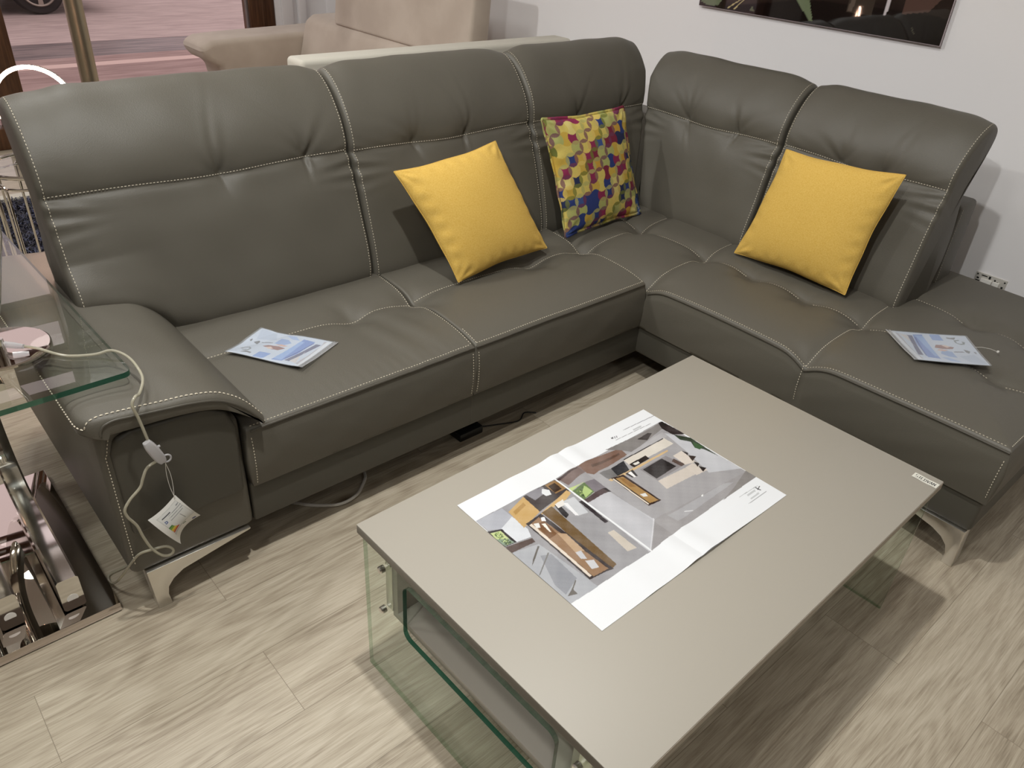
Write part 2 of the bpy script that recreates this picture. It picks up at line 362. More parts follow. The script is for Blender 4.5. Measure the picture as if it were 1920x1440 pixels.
def back_cushion(name, prof, amap, axis, seam_z, zbot=None, tucks=(0.33, 0.67), seed=1, ns=150, edge_st=(0, 1), top_st=False, droop=None):
    """amap(s, d) gives the position across; prof is the side section (depth, height)"""
    nt = 190; pr = catmull(prof, nt); nrm = cross_n(pr)
    # outward normal of an open section running up the front and down the back
    s = 0.5 * (1 - np.cos(np.linspace(0, math.pi, ns))); s = 0.55 * s + 0.45 * np.linspace(0, 1, ns)
    S, Ti = np.meshgrid(s, np.arange(nt), indexing='ij'); D0 = pr[Ti, 0]; Z0 = pr[Ti, 1]; ND = nrm[Ti, 0]; NZ = nrm[Ti, 1]
    itop = int(np.argmax(pr[:, 1])); front = np.clip((itop + 14 - Ti) / 14.0, 0, 1)
    Wd = abs(amap(1.0, 2.35) - amap(0.0, 2.35)); da = S * Wd; db = (1 - S) * Wd; dm = np.minimum(da, db)
    r = 0.018; q = np.clip(dm / r, 0, 1); shrink = r * (1 - np.sqrt(np.clip(1 - (1 - q) ** 2, 0, 1)))
    zs = seam_z - 0.010 * np.exp(-((S - .5) / .22) ** 2) + 0.004
    dz = Z0 - zs
    disp = -shrink
    disp -= front * 0.012 * np.exp(-np.abs(dz) / 0.013)                                # seam valley
    disp += front * 0.008 * np.exp(-((dz - 0.10) / 0.09) ** 2) * np.sin(np.clip(S, 0, 1) * math.pi) ** 0.5
    disp += front * 0.006 * np.exp(-((dz + 0.12) / 0.10) ** 2) * np.sin(np.clip(S, 0, 1) * math.pi) ** 0.5
    for k, tk in enumerate(tucks):
        du = (S - tk) * Wd; rr = np.sqrt(du ** 2 + dz ** 2) + 1e-6; th = np.arctan2(dz, du)
        disp -= front * 0.013 * np.exp(-(rr / 0.045) ** 2)
        rk = np.random.default_rng(int(seed * 10 + k))
        for base_a, L_ in ((62, .085), (88, .06), (112, .09), (138, .06), (-100, .05), (-75, .035)):
            aa = math.radians(base_a + rk.uniform(-12, 12) + (14 if k == 0 else -14)); cx_, cz_ = math.cos(aa), math.sin(aa)
            al = du * cx_ + dz * cz_; pe = -du * cz_ + dz * cx_ + 4.0 * al * al * rk.uniform(-1, 1); w_ = .006 + .08 * np.clip(al, 0, None)
            env = np.clip(al / .012, 0, 1) * np.exp(-np.clip(al, 0, None) / (L_ * .7)) * (al > 0); am = rk.uniform(.5, 1.0)
            disp -= front * am * .0085 * np.exp(-(pe / w_) ** 2) * env
            disp += front * am * .0050 * np.exp(-((pe - 1.7 * w_) / w_) ** 2) * env
    # creases fanning from the seam ends
    for e0 in (0.0, 1.0):
        du = np.abs(S - e0) * Wd
        disp += front * 0.0048 * np.cos((dz * (1 + .5 * du / .1) + 0.35 * du) * 125 + seed) * np.exp(-(du / 0.085) ** 2) * np.exp(-((dz + 0.045) / 0.055) ** 2)
    disp += front * 0.0035 * noise2(S * Wd * 1.6, Z0 * 1.4, seed)
    D = D0 + ND * disp; Z = Z0 + NZ * disp
    # near each end the section also keeps its width
    A = amap(S, D0)
    top_drop = np.where(Z0 > 0.95, 0.020 * np.exp(-(dm / 0.055) ** 2) * (Z0 - 0.95) / 0.15, 0); Z = Z - top_drop
    if droop is not None: Z = Z - np.where(Z0 > 0.95, (Z0 - 0.95) / 0.15, 0) * droop(S)
    if zbot is not None:
        zb = zbot(A); lo = pr[0, 1]; k = np.clip((Z0 - lo) / (0.70 - lo), 0, None); Z = np.where(Z0 < 0.70, zb + k * (0.70 - zb) + (Z - Z0), Z)
    def W3(A, D, Z): return np.stack([A, D, Z], -1) if axis == 'x' else np.stack([D, A, Z], -1)
    P = W3(A, D, Z); verts = P.reshape(-1, 3).tolist(); fs = grid_faces(ns, nt)
    fs += [((i + 1) * nt, i * nt, i * nt + nt - 1, (i + 1) * nt + nt - 1) for i in range(ns - 1)]
    for i in (0, ns - 1):                                                               # ends
        c = P[i].mean(axis=0); n = len(verts); verts.append(c.tolist())
        ring = [i * nt + j for j in range(nt)]
        for a, b in zip(ring, ring[1:] + ring[:1]): fs.append((a, b, n))
    me = bpy.data.meshes.new(name); me.from_pydata(verts, [], fs); o = finish(name, me, M_LEATHER, sofa)
    sharp(o, 75)
    # thread lines on the surface
    out = (0, -1, 0.35) if axis == 'x' else (-1, 0, 0.35); lines = []
    seamp = []
    for i in range(4, ns - 4):
        zc = Z0[i, :itop]; q = np.interp(zs[i, 0] + 0.005, zc, np.arange(itop)); j = int(q); t_ = q - j; seamp.append(P[i, j] * (1 - t_) + P[i, j + 1] * t_ + np.array(out) * 0.0022)
    seamp = np.array(seamp); kk = np.array([.25, .5, .25])
    for c_ in range(3): seamp[1:-1, c_] = np.convolve(seamp[:, c_], kk, 'valid')
    lines.append((seamp, out))
    for e in edge_st:
        col = int(np.argmin(np.abs(s * Wd - 0.013))) if e == 0 else int(np.argmin(np.abs((1 - s) * Wd - 0.013)))
        lines.append((P[col, 2:itop + 8] + np.array(out) * 0.0013, out))
    if top_st: lines.append((P[6:ns - 6, itop + 4] + np.array((0, 0.0003, 0.0012)), (0, 0, 1)))
    stitches('stitching', lines, o)
    return o
lin = lambda a, b: (lambda s, d: a + (b - a) * s)
def arm_top(x):     # top of the arm pad across the arm
    return np.interp(x, [-.235, -.222, -.20, -.15, -.057, .0, .062, .11, .15, .175, .30], [.575, .597, .606, .604, .592, .585, .570, .545, .505, .470, .43])
back_cushion('back_cushion', PROF, lambda s, d: (-0.065 + (d - 2.5) * -0.10 * 0) + (0.905) * s, 'x', .858,
             zbot=lambda A: np.maximum(arm_top(A) - 0.018, .42), tucks=(0.53, 0.83), seed=2, ns=190, top_st=True, droop=lambda S: 0.010 * np.exp(-((S - 0.10) / 0.05) ** 2))
back_cushion('back_cushion', PROF, lambda s, d: 0.845 + (0.785) * s, 'x', .852, seed=3, tucks=(.32, .60))
back_cushion('back_cushion', PROF, lambda s, d: 1.635 + (np.interp(d, [2.24, 2.345, 2.40, 2.50, 2.57], [2.185, 2.302, 2.345, 2.365, 2.345]) - 1.635) * s, 'x', .850, seed=5, tucks=(.4, .78), edge_st=(0,))
back_cushion('back_cushion', PROFC, lambda s, d: 1.672 + (np.interp(d, [2.19, 2.28, 2.33, 2.43], [2.225, 2.335, 2.372, 2.385]) - 1.672) * s, 'y', .842, seed=4, tucks=(.30, .66), edge_st=(0,))
back_cushion('back_cushion', PROFC, lambda s, d: 1.032 - .012 * np.clip((d - 2.3) / .12, 0, 1) * (1 - s) + (0.632) * s, 'y', .846, seed=6, tucks=(.38, .62))

# seats -------------------------------------------------------------
def seg_dist(X, Y, a, b):
    ax, ay = a; bx, by = b; vx, vy = bx - ax, by - ay; t = np.clip(((X - ax) * vx + (Y - ay) * vy) / (vx * vx + vy * vy + 1e-12), 0, 1)
    return np.hypot(X - ax - t * vx, Y - ay - t * vy)
def seat(name, x0, x1, y0, y1, z0, zt, segs, tucks, front, seed, creases=None, edge_z=0.432, bulge=0.009, step=0.009, front_seams=()):
    """quilted seat block; front = sides carrying the piped edge ('-y','-x')"""
    def top(X, Y):
        z = np.full(np.shape(X), zt, float)
        for sg in segs: z -= 0.0125 * np.exp(-seg_dist(X, Y, *sg) / 0.020)
        for tx, ty in tucks:
            rr = np.hypot(X - tx, Y - ty); z -= 0.020 * np.exp(-(rr / 0.055) ** 2) + 0.012 * np.exp(-rr / 0.14)
            th = np.arctan2(Y - ty, X - tx); z += 0.0018 * np.cos(5 * th + seed) * np.exp(-((rr - .07) / .05) ** 2)
        e = np.full(np.shape(X), 9.0)
        if '-y' in front: e = np.minimum(e, Y - y0)
        if '-x' in front: e = np.minimum(e, X - x0)
        z -= (zt - edge_z) * np.exp(-np.clip(e, 0, None) / 0.10)
        o = np.minimum(np.minimum(X - x0, x1 - X), np.minimum(Y - y0, y1 - Y)); q = np.clip(o / 0.008, 0, 1)
        z -= 0.008 * (1 - np.sqrt(np.clip(1 - (1 - q) ** 2, 0, 1)))
        z += 0.0022 * noise2(X, Y, seed, 0.8)
        if creases: z += creases(X, Y)
        return z
    def axis_s(a, b):
        n = int((b - a) / step); t = np.linspace(0, 1, n); g = a + (b - a) * t
        ex = np.array([0, .0008, .0022, .0045, .0075, .011, .015]); return np.unique(np.concatenate([a + ex, g[(g > a + .018) & (g < b - .018)], b - ex]))
    xs = axis_s(x0, x1); ys = axis_s(y0, y1); nx, ny = len(xs), len(ys); X, Y = np.meshgrid(xs, ys, indexing='ij'); Z = top(X, Y)
    verts = np.stack([X, Y, Z], -1).reshape(-1, 3).tolist(); fs = grid_faces(nx, ny)
    rim = [(i, 0) for i in range(nx)] + [(nx - 1, j) for j in range(1, ny)] + [(i, ny - 1) for i in range(nx - 2, -1, -1)] + [(0, j) for j in range(ny - 2, 0, -1)]
    prev = [i * ny + j for i, j in rim]; nv = 16; cx, cy = (x0 + x1) / 2, (y0 + y1) / 2
    for k in range(1, nv + 1):
        v = k / nv; cur = []
        for (i, j) in rim:
            x, y, zt_ = xs[i], ys[j], Z[i, j]; z = zt_ + (z0 - zt_) * v
            b = bulge * math.sin(math.pi * min(1, v * 1.02)) ** 0.8 + (0.002 * noise2(x * 2, y * 2 + z * 4, seed)) * math.sin(math.pi * v)
            if v < 0.12: b -= 0.004 * (1 - v / 0.12)      # thin valley under the piped edge
            for sx, sy in front_seams: b -= 0.010 * math.exp(-math.hypot(x - sx, y - sy) / 0.012) * math.sin(math.pi * v)
            ox = -1 if j not in (0, ny - 1) and i == 0 else (1 if j not in (0, ny - 1) and i == nx - 1 else (0)); oy = -1 if j == 0 else (1 if j == ny - 1 else 0)
            if i == 0 and oy: ox = -0.7
            if i == nx - 1 and oy: ox = 0.7
            cur.append(len(verts)); verts.append((x + ox * b, y + oy * b, z))
        L = len(rim)
        for a in range(L): fs.append((prev[a], cur[a], cur[(a + 1) % L], prev[(a + 1) % L]))
        prev = cur
    fs.append(tuple(prev))
    me = bpy.data.meshes.new(name); me.from_pydata([tuple(map(float, p)) for p in verts], [], fs); o = finish(name, me, M_LEATHER, sofa); sharp(o, 80)
    return o, top
def on_top(top, pts, off=(0, 0), dz=0.0008):
    P = polyline(pts, 0.008); x = P[:, 0] + off[0]; y = P[:, 1] + off[1]; return (np.stack([x, y, top(x, y) + dz], 1), (0, 0, 1))
def piping(pts, parent, r=0.0032):
    mb = MB(); mb.tube(pts, r, 8); return mb.build('piping', M_PIPE, parent)
XS = 0.862  # joint between the two seats
crz = lambda X, Y: 0.0032 * np.sin((X - 0.62 + 0.25 * (Y - 1.9)) * 62) * np.exp(-((X - 0.70) / 0.11) ** 2) * np.exp(-((Y - 1.88) / 0.13) ** 2) + 0.0007 * np.sin((X + 0.15 * Y) * 190) * np.exp(-((Y - 1.745) / 0.03) ** 2) * np.exp(-((X - 0.62) / 0.28) ** 2)
s1, top1 = seat('seat_cushion', 0.128, XS - 0.004, 1.712, 2.36, .252, .472, [((0.12, 2.045), (0.86, 2.045))], [(0.635, 2.04), (XS - 0.01, 2.03)], ('-y',), 1.0, creases=crz)
ey = 1.713
def vert(x):     # thread down the front face of a seat
    q = np.linspace(.10, .97, 30); z = .428 + (.252 - .428) * q; return (np.stack([np.full(30, x), 1.712 - .0088 * np.sin(np.pi * np.minimum(1, q * 1.02)) ** .8 - .0006 + np.where(q < .12, .004 * (1 - q / .12), 0), z], 1), (0, -1, 0))
stitches('stitching', [on_top(top1, [(0.14, 2.045), (XS - 0.006, 2.045)], (0, 0.0035)), on_top(top1, [(0.140, ey + 0.0075), (XS - 0.01, ey + 0.0075)]),
                       on_top(top1, [(XS - 0.011, 1.72), (XS - 0.011, 2.22)]), vert(.138), vert(XS - .012)] , s1)
s2, top2 = seat('seat_cushion', XS + 0.001, 1.655, 1.712, 2.36, .252, .470, [((XS, 2.045), (1.66, 2.045))], [(1.392, 2.036), (XS + 0.004, 2.02), (1.645, 2.03)], ('-y',), 2.2)
stitches('stitching', [on_top(top2, [(XS + .01, 2.045), (1.65, 2.045)], (0, 0.0035)), on_top(top2, [(XS + .008, ey + 0.0075), (1.65, ey + 0.0075)]),
                       on_top(top2, [(1.646, 1.72), (1.646, 2.20)]), on_top(top2, [(XS + .010, 1.72), (XS + .010, 1.80)]), vert(XS + .010)], s2)
CX = [(1.665, 2.045), (2.20, 2.045)], [(1.665, 1.713), (2.20, 1.713)], [(1.665, 1.057), (2.66, 1.057)]
csegs = [((1.665, 2.045), (2.19, 2.045)), ((1.665, 1.713), (2.19, 1.713)), ((1.665, 1.057), (2.30, 1.057)), ((2.02, 2.2), (2.02, .45)), ((2.33, 1.05), (2.33, .45))]
ctucks = [(2.0, 2.045), (2.0, 1.715), (2.0, 1.50), (2.0, 1.276), (2.0, 1.057), (2.0, .82), (2.0, .62), (2.32, .82), (2.32, .62), (1.67, 2.03), (1.672, 1.713), (1.672, 1.057)]
s3, top3 = seat('chaise_seat', 1.664, 2.665, .455, 2.34, .244, .474, csegs, ctucks, ('-x', '-y'), 3.1, front_seams=[(1.664, 1.057)])
L3 = [on_top(top3, [(1.672, y), (2.19, y)], (0, 0.0035)) for y in (2.045, 1.713, 1.057)]
for a, b in ((2.18, 2.075), (2.02, 1.74), (1.69, 1.52), (1.47, 1.30), (1.25, 1.075), (1.035, .86), (.79, .65), (.60, .47)): L3.append(on_top(top3, [(2.02, a), (2.02, b)], (-0.003, 0)))
for a, b in ((1.03, .85), (.79, .65), (.60, .47)): L3.append(on_top(top3, [(2.33, a), (2.33, b)], (-0.003, 0)))
L3.append(on_top(top3, [(1.6725, 2.15), (1.6725, .47)])); L3.append(on_top(top3, [(1.68, .4635), (2.65, .4635)]))
zz = np.linspace(.40, .27, 20); L3.append((np.stack([1.664 - 0.015 * np.sin(np.pi * (.42 - zz) / .18) ** .8 + .002, np.full(20, .462), zz], 1), (-1, -.5, 0)))
L3.append((np.stack([1.664 - 0.0155 * np.sin(np.pi * (.42 - zz) / .18) ** .8 + .006, np.full(20, 1.063), zz], 1), (-1, 0, 0)))
stitches('stitching', L3, s3)
xx = np.linspace(.140, XS - .006, 60); piping([(x, ey - 0.0015, float(top1(x, ey + .001)) - 0.003) for x in xx], s1)
xx = np.linspace(XS + .004, 1.650, 60); piping([(x, ey - 0.0015, float(top2(x, ey + .001)) - 0.003) for x in xx], s2)
yy = np.linspace(1.70, .458, 90); piping([(1.6632, y, float(top3(1.665, y)) - 0.003) for y in yy], s3)

# base, frame, arm, legs ---------------------------------------------
def rbox(name, x0, x1, y0, y1, z0, z1, m, parent, bev=0.012, seg=3):
    mb = MB(); mb.box(x0, x1, y0, y1, z0, z1); return mb.build(name, m, parent, bevel=bev, seg=seg)
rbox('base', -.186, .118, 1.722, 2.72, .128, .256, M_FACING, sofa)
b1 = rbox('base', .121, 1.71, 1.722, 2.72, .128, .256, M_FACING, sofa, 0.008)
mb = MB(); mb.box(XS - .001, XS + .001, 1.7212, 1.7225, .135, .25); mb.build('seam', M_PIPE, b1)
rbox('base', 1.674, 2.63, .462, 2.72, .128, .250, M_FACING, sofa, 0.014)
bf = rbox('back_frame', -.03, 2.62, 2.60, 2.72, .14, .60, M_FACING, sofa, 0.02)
bf = rbox('back_frame', 2.485, 2.635, 1.04, 2.74, .20, .765, M_LEATHER, sofa, 0.018)
stitches('stitching', [(np.array([(2.500, 1.0385, z) for z in np.linspace(.46, .75, 30)]), (0, -1, 0))], bf)
# armrest: body, inset front panel, overhanging pad
arm = MB(); arm.prism([(-.200, .130), (-.200, .570), (-.05, .560), (.05, .535), (.118, .47), (.118, .130)], lambda a, b, d: (a, d, b), 1.712, 2.70); arm = arm.build('armrest', M_LEATHER, sofa, bevel=.022, seg=4, ang=60)
fp = [(-.175, .262), (.100, .262), (.104, .46), (.085, .515), (.04, .545), (-.06, .548), (-.13, .552), (-.165, .538), (-.178, .50)]
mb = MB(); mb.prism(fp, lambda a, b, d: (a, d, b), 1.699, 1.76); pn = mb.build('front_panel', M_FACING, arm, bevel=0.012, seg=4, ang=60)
ol = [(-.182, z) for z in np.linspace(.17, .50, 30)] + [(-.178 + .012 * t, .50 + .045 * t ** .7) for t in np.linspace(0, 1, 8)]
stitches('stitching', [(np.array([(x - .006, 1.7102, z) for x, z in ol]), (0, -1, 0))], arm)
def arm_pad():
    tx = [-.226, -.226, -.219, -.205, -.18, -.12, -.057, .0, .062, .10, .13, .155, .172]
    tz = [.572, .592, .604, .610, .611, .606, .598, .592, .578, .556, .528, .496, .470]
    bx = [.166, .145, .11, .07, .02, -.06, -.14, -.20, -.218]
    bz = [.462, .477, .506, .532, .547, .556, .560, .562, .566]
    n = 90; tp = catmull(list(zip(tx, tz)), n); bt = catmull(list(zip(bx, bz)), 40); sec = np.vstack([tp, bt]); m = len(sec)
    y = np.concatenate([1.684 + np.array([0, .0012, .003, .006, .010, .015, .022, .03, .04, .055, .07]), np.linspace(1.78, 2.66, 60), 2.70 - np.array([.02, .008, .003, 0])])
    c = sec.mean(axis=0); V = []
    for yy in y:
        e = min(yy - 1.684, 2.70 - yy); k = 1 - 0.0 * e; q = min(1, max(0, e / 0.02)); sh = 0.016 * (1 - math.sqrt(1 - (1 - q) ** 2))
        puff = 0.009 * (1 - math.exp(-e / 0.05)); rise = 0.0 * max(0, (yy - 1.9) / 0.8)
        for i, (a, b) in enumerate(sec):
            dx, dz = a - c[0], b - c[1]; L = math.hypot(dx, dz)
            top = i < n; f = math.sin(math.pi * min(1, max(0, i / (n - 1)))) if top else 0
            rc_ = .050; qc = min(1, max(0, (yy - 1.684) / rc_)); inx = rc_ * .8 * (1 - math.sqrt(max(0, 1 - (1 - qc) ** 2))) * min(1, max(0, (-.11 - a) / .09))
            V.append((a + inx - dx / L * sh * .5, yy, b - (sh if top else -sh * .4) + puff * f + rise + (0.0022 * float(noise2(a * 2.2, yy * 1.6, 1.3)) * f)))
    fs = []
    for i in range(len(y) - 1):
        for j in range(m): fs.append((i * m + j, (i + 1) * m + j, (i + 1) * m + (j + 1) % m, i * m + (j + 1) % m))
    fs.append(tuple(range(m))); fs.append(tuple((len(y) - 1) * m + j for j in range(m))[::-1])
    me = bpy.data.meshes.new('arm_pad'); me.from_pydata([tuple(map(float, v)) for v in V], [], fs); o = finish('arm_pad', me, M_LEATHER, arm); sharp(o, 70)
    VV = np.array(V).reshape(len(y), m, 3)
    w_ = MB(); w_.tube([tuple(q) for q in (VV[1, 2:n] + np.array((0, -.0012, -.0015)))], .0026, 8); w_.build('piping', M_PIPE, arm)
    L = [(VV[5, 3:n] + np.array((0, -.001, .0012)), (0, -.6, 1)), (VV[5:-4, 3] + np.array((-.0008, 0, .0010)), (-.6, 0, 1))]
    st = stitches('stitching', L, arm, dash=.0072, gap=.004, w=.0014)
    return o
arm_pad()
def leg(poly, fn, d0, d1):
    mb = MB(); mb.prism(poly, fn, d0, d1); return mb.build('leg', M_CHROME, sofa, bevel=0.002, seg=2, ang=30)
lp = [(-.170, .132), (-.162, .0), (-.128, .0), (-.132, .034), (-.128, .058), (-.112, .078), (-.085, .094), (.10, .126), (.10, .132)]
leg(lp, lambda a, b, d: (a, d, b), 1.706, 1.752)
leg([(2.60 - (a + .17), b) for a, b in lp], lambda a, b, d: (a, d, b), 1.0 * 2.655, 2.70)
lpc = [(.468, .132), (.462, .0), (.494, .0), (.492, .034), (.500, .060), (.520, .080), (.550, .094), (.70, .126), (.70, .132)]
leg(lpc, lambda a, b, d: (d, a, b), 1.664, 1.712)
leg(lpc, lambda a, b, d: (d, a, b), 2.56, 2.61)
rl = [(-.178, .132), (-.172, 0), (-.128, 0), (-.118, .132)]
leg(rl, lambda a, b, d: (a, d, b), 2.58, 2.64)

# ================================================================== COFFEE TABLE
TX0, TX1, TY0, TY1, TH = 0.154, 1.342, 0.491, 1.247, 0.447
table = thing('coffee_table', 'low taupe coffee table on two clear glass side panels', 'table', (0.748, 0.869, 0))
TR = math.radians(0.97)
mb = MB(); mb.box(TX0, TX1, TY0, TY1, TH - .024, TH, 0)
top = mb.build('tabletop', M_TABLE, table, bevel=0.0016, seg=2)
mb = MB(); t = .0006
for x0, x1, y0, y1 in ((TX0, TX1, TY0 - t, TY0), (TX0, TX1, TY1, TY1 + t), (TX0 - t, TX0, TY0, TY1), (TX1, TX1 + t, TY0, TY1)): mb.box(x0 + .002, x1 - .002 if x1 - x0 > .1 else x1, y0 if y1 - y0 < .1 else y0 + .002, y1 if y1 - y0 < .1 else y1 - .002, TH - .022, TH - .002)
mb.build('edge_band', M_TABLE_EDGE, top, smooth=False)
def glass_panel(x, slot):
    """upright sheet in the y-z plane with a rounded slot"""
    y0, y1, z0, z1 = TY0 + .009, TY1 - .009, 0.0, TH - .0245; th = .005
    sy0, sy1, sz0, sz1 = .648, 1.094, .226, .385; r = .022; inner = []
    for (cy, cz, a0) in ((sy1 - r, sz1 - r, 0), (sy0 + r, sz1 - r, 90), (sy0 + r, sz0 + r, 180), (sy1 - r, sz0 + r, 270)):
        for k in range(9): a = math.radians(a0 + k * 90 / 8); inner.append((cy + r * math.cos(a), cz + r * math.sin(a)))
    cy, cz = (sy0 + sy1) / 2, (sz0 + sz1) / 2; outer = []
    for (a, b) in inner:
        dy, dz = a - cy, b - cz; outer.append(None)
    corners = [(y1, z1), (y0, z1), (y0, z0), (y1, z0)]; n = len(inner)
    for q in range(4):
        for k in range(9):
            i = q * 9 + k; c = corners[q]; a, b = inner[i]
            if q == 0: o = (y1, b) if k < 4 else ((a, z1) if k > 4 else c)
            elif q == 1: o = (a, z1) if k < 4 else ((y0, b) if k > 4 else c)
            elif q == 2: o = (y0, b) if k < 4 else ((a, z0) if k > 4 else c)
            else: o = (a, z0) if k < 4 else ((y1, b) if k > 4 else c)
            outer[i] = o
    vs = []
    for xx in (x - th, x + th):
        vs += [(xx, a, b) for a, b in outer] + [(xx, a, b) for a, b in inner]
    mb = MB(); F = []; G = []
    for i in range(n):
        j = (i + 1) % n
        F.append((i, j, n + j, n + i)); F.append((2 * n + i, 3 * n + i, 3 * n + j, 2 * n + j))
        G.append((i, 2 * n + i, 2 * n + j, j)); G.append((n + i, n + j, 3 * n + j, 3 * n + i))
    me = bpy.data.meshes.new('glass_panel'); me.from_pydata(vs, [], F + G)
    mi = [0] * len(F) + [1, 2] * (len(G) // 2); me.polygons.foreach_set('material_index', mi)
    o = finish('glass_panel', me, [M_GLASS, M_GEDGE2, M_GEDGE], table, smooth=False); return o
pl = glass_panel(.168, True); pr_ = glass_panel(1.328, True)
# shelf compartment between the panels
mb = MB(); mb.box(.176, 1.320, .60, 1.15, .236, .254); mb.build('shelf', M_TABLE, table, bevel=.001)
mb = MB(); mb.box(.176, 1.320, 1.132, 1.15, .254, .404); mb.build('shelf_back', M_TABLE, table, bevel=.001)
mb = MB(); mb.box(.176, 1.320, .60, .618, .254, .404); mb.build('shelf_front', M_TABLE, table, bevel=.001)
for sx in (0, 1):
    for yy in (1.160, .590):
        x = .162 if not sx else 1.334; d = -1 if not sx else 1
        mb = MB(); mb.box(*sorted((x + d * .0003 + .012 * -d, x + .02 * -d)), yy - .012, yy + .012, .250, .404); br = mb.build('bracket', M_CHROME, table, bevel=.001)
        for zz in (.381, .259):
            mb = MB()
            prof = [(.0085, 0), (.0085, .010), (.0065, .0125)]; n = 20; vs = []; fs = []
            for r, h in prof:
                for k in range(n): a = 2 * math.pi * k / n; vs.append((x + d * h, yy + r * math.cos(a), zz + r * math.sin(a)))
            for i in range(2):
                for k in range(n): fs.append((i * n + k, i * n + (k + 1) % n, (i + 1) * n + (k + 1) % n, (i + 1) * n + k))
            fs.append(tuple(range(n))); fs.append(tuple(2 * n + k for k in range(n))); mb.add(vs, fs); mb.build('bolt', M_CHROME, table, ang=30)
# rotate the whole table about its left rear corner by a hair
table.rotation_euler = (0, 0, TR)
_c = Vector((TX0, TY1, 0)); _l = Vector((0.748, 0.869, 0)); _d = Matrix.Rotation(TR, 3, 'Z') @ (_l - _c); table.location = _c + _d + Vector((0.003, 0, 0))

# letter strokes (used for the small label and notes)
GL = {'S': [(1, 1, 0, 1), (0, 1, 0, .5), (0, .5, 1, .5), (1, .5, 1, 0), (1, 0, 0, 0)], 'I': [(.5, 0, .5, 1)], 'E': [(0, 0, 0, 1), (0, 1, 1, 1), (0, .5, .8, .5), (0, 0, 1, 0)],
      'D': [(0, 0, 0, 1), (0, 1, .7, 1), (.7, 1, 1, .7), (1, .7, 1, .3), (1, .3, .7, 0), (.7, 0, 0, 0)], 'V': [(0, 1, .5, 0), (.5, 0, 1, 1)], 'A': [(0, 0, .5, 1), (.5, 1, 1, 0), (.25, .4, .75, .4)],
      'R': [(0, 0, 0, 1), (0, 1, 1, 1), (1, 1, 1, .5), (1, .5, 0, .5), (.4, .5, 1, 0)], 'P': [(0, 0, 0, 1), (0, 1, 1, 1), (1, 1, 1, .5), (1, .5, 0, .5)], 'N': [(0, 0, 0, 1), (0, 1, 1, 0), (1, 0, 1, 1)], 'B': [(0, 0, 0, 1), (0, 1, .9, 1), (.9, 1, .9, .55), (.9, .5, 0, .5), (1, .5, 1, 0), (1, 0, 0, 0)],
      'L': [(0, 1, 0, 0), (0, 0, 1, 0)], 'F': [(0, 0, 0, 1), (0, 1, 1, 1), (0, .5, .8, .5)], '1': [(.5, 0, .5, 1)], '2': [(0, 1, 1, 1), (1, 1, 1, .5), (1, .5, 0, .5), (0, .5, 0, 0), (0, 0, 1, 0)]}
def text_polys(txt, u0, v0, w, h, gap, th, col, flip=False):
    out = []
    for i, ch in enumerate(txt):
        for x1, y1, x2, y2 in GL.get(ch, []):
            a = np.array([u0 + i * (w + gap) + x1 * w, v0 + y1 * h]); b = np.array([u0 + i * (w + gap) + x2 * w, v0 + y2 * h])
            d = b - a; L = np.hypot(*d) + 1e-9; n = np.array([-d[1], d[0]]) / L * th / 2; e = d / L * th / 3
            pl = [a - e + n, b + e + n, b + e - n, a - e - n]
            if flip: pl = [(1 - p[0], 1 - p[1]) for p in pl]
            out.append((col, [(float(p[0]), float(p[1])) for p in pl]))
    return out
# small white sticker on the table corner, text facing the far side
def stick_fn(U, V):
    X = 1.301 + 0.022 * V + 0.0 * U + 0.004; Y = .580 - 0.060 * U * 1.0; Z = np.full_like(U, TH + .0006) + 0.0005 * np.sin(U * 9)
    return X + 0.008, Y - 0.008, Z
_p = text_polys('SIEDVAN', .10, .25, .085, .5, .033, .03, (40, 40, 44), False)
st = sheet('price_sticker', lambda U, V: stick_fn(V, U) if False else stick_fn(U, V), 100, 30, _p, (236, 234, 222), M_PRINT)
tag(st, 'small white sticker with dark lettering on the corner of the taupe coffee table', 'sticker')

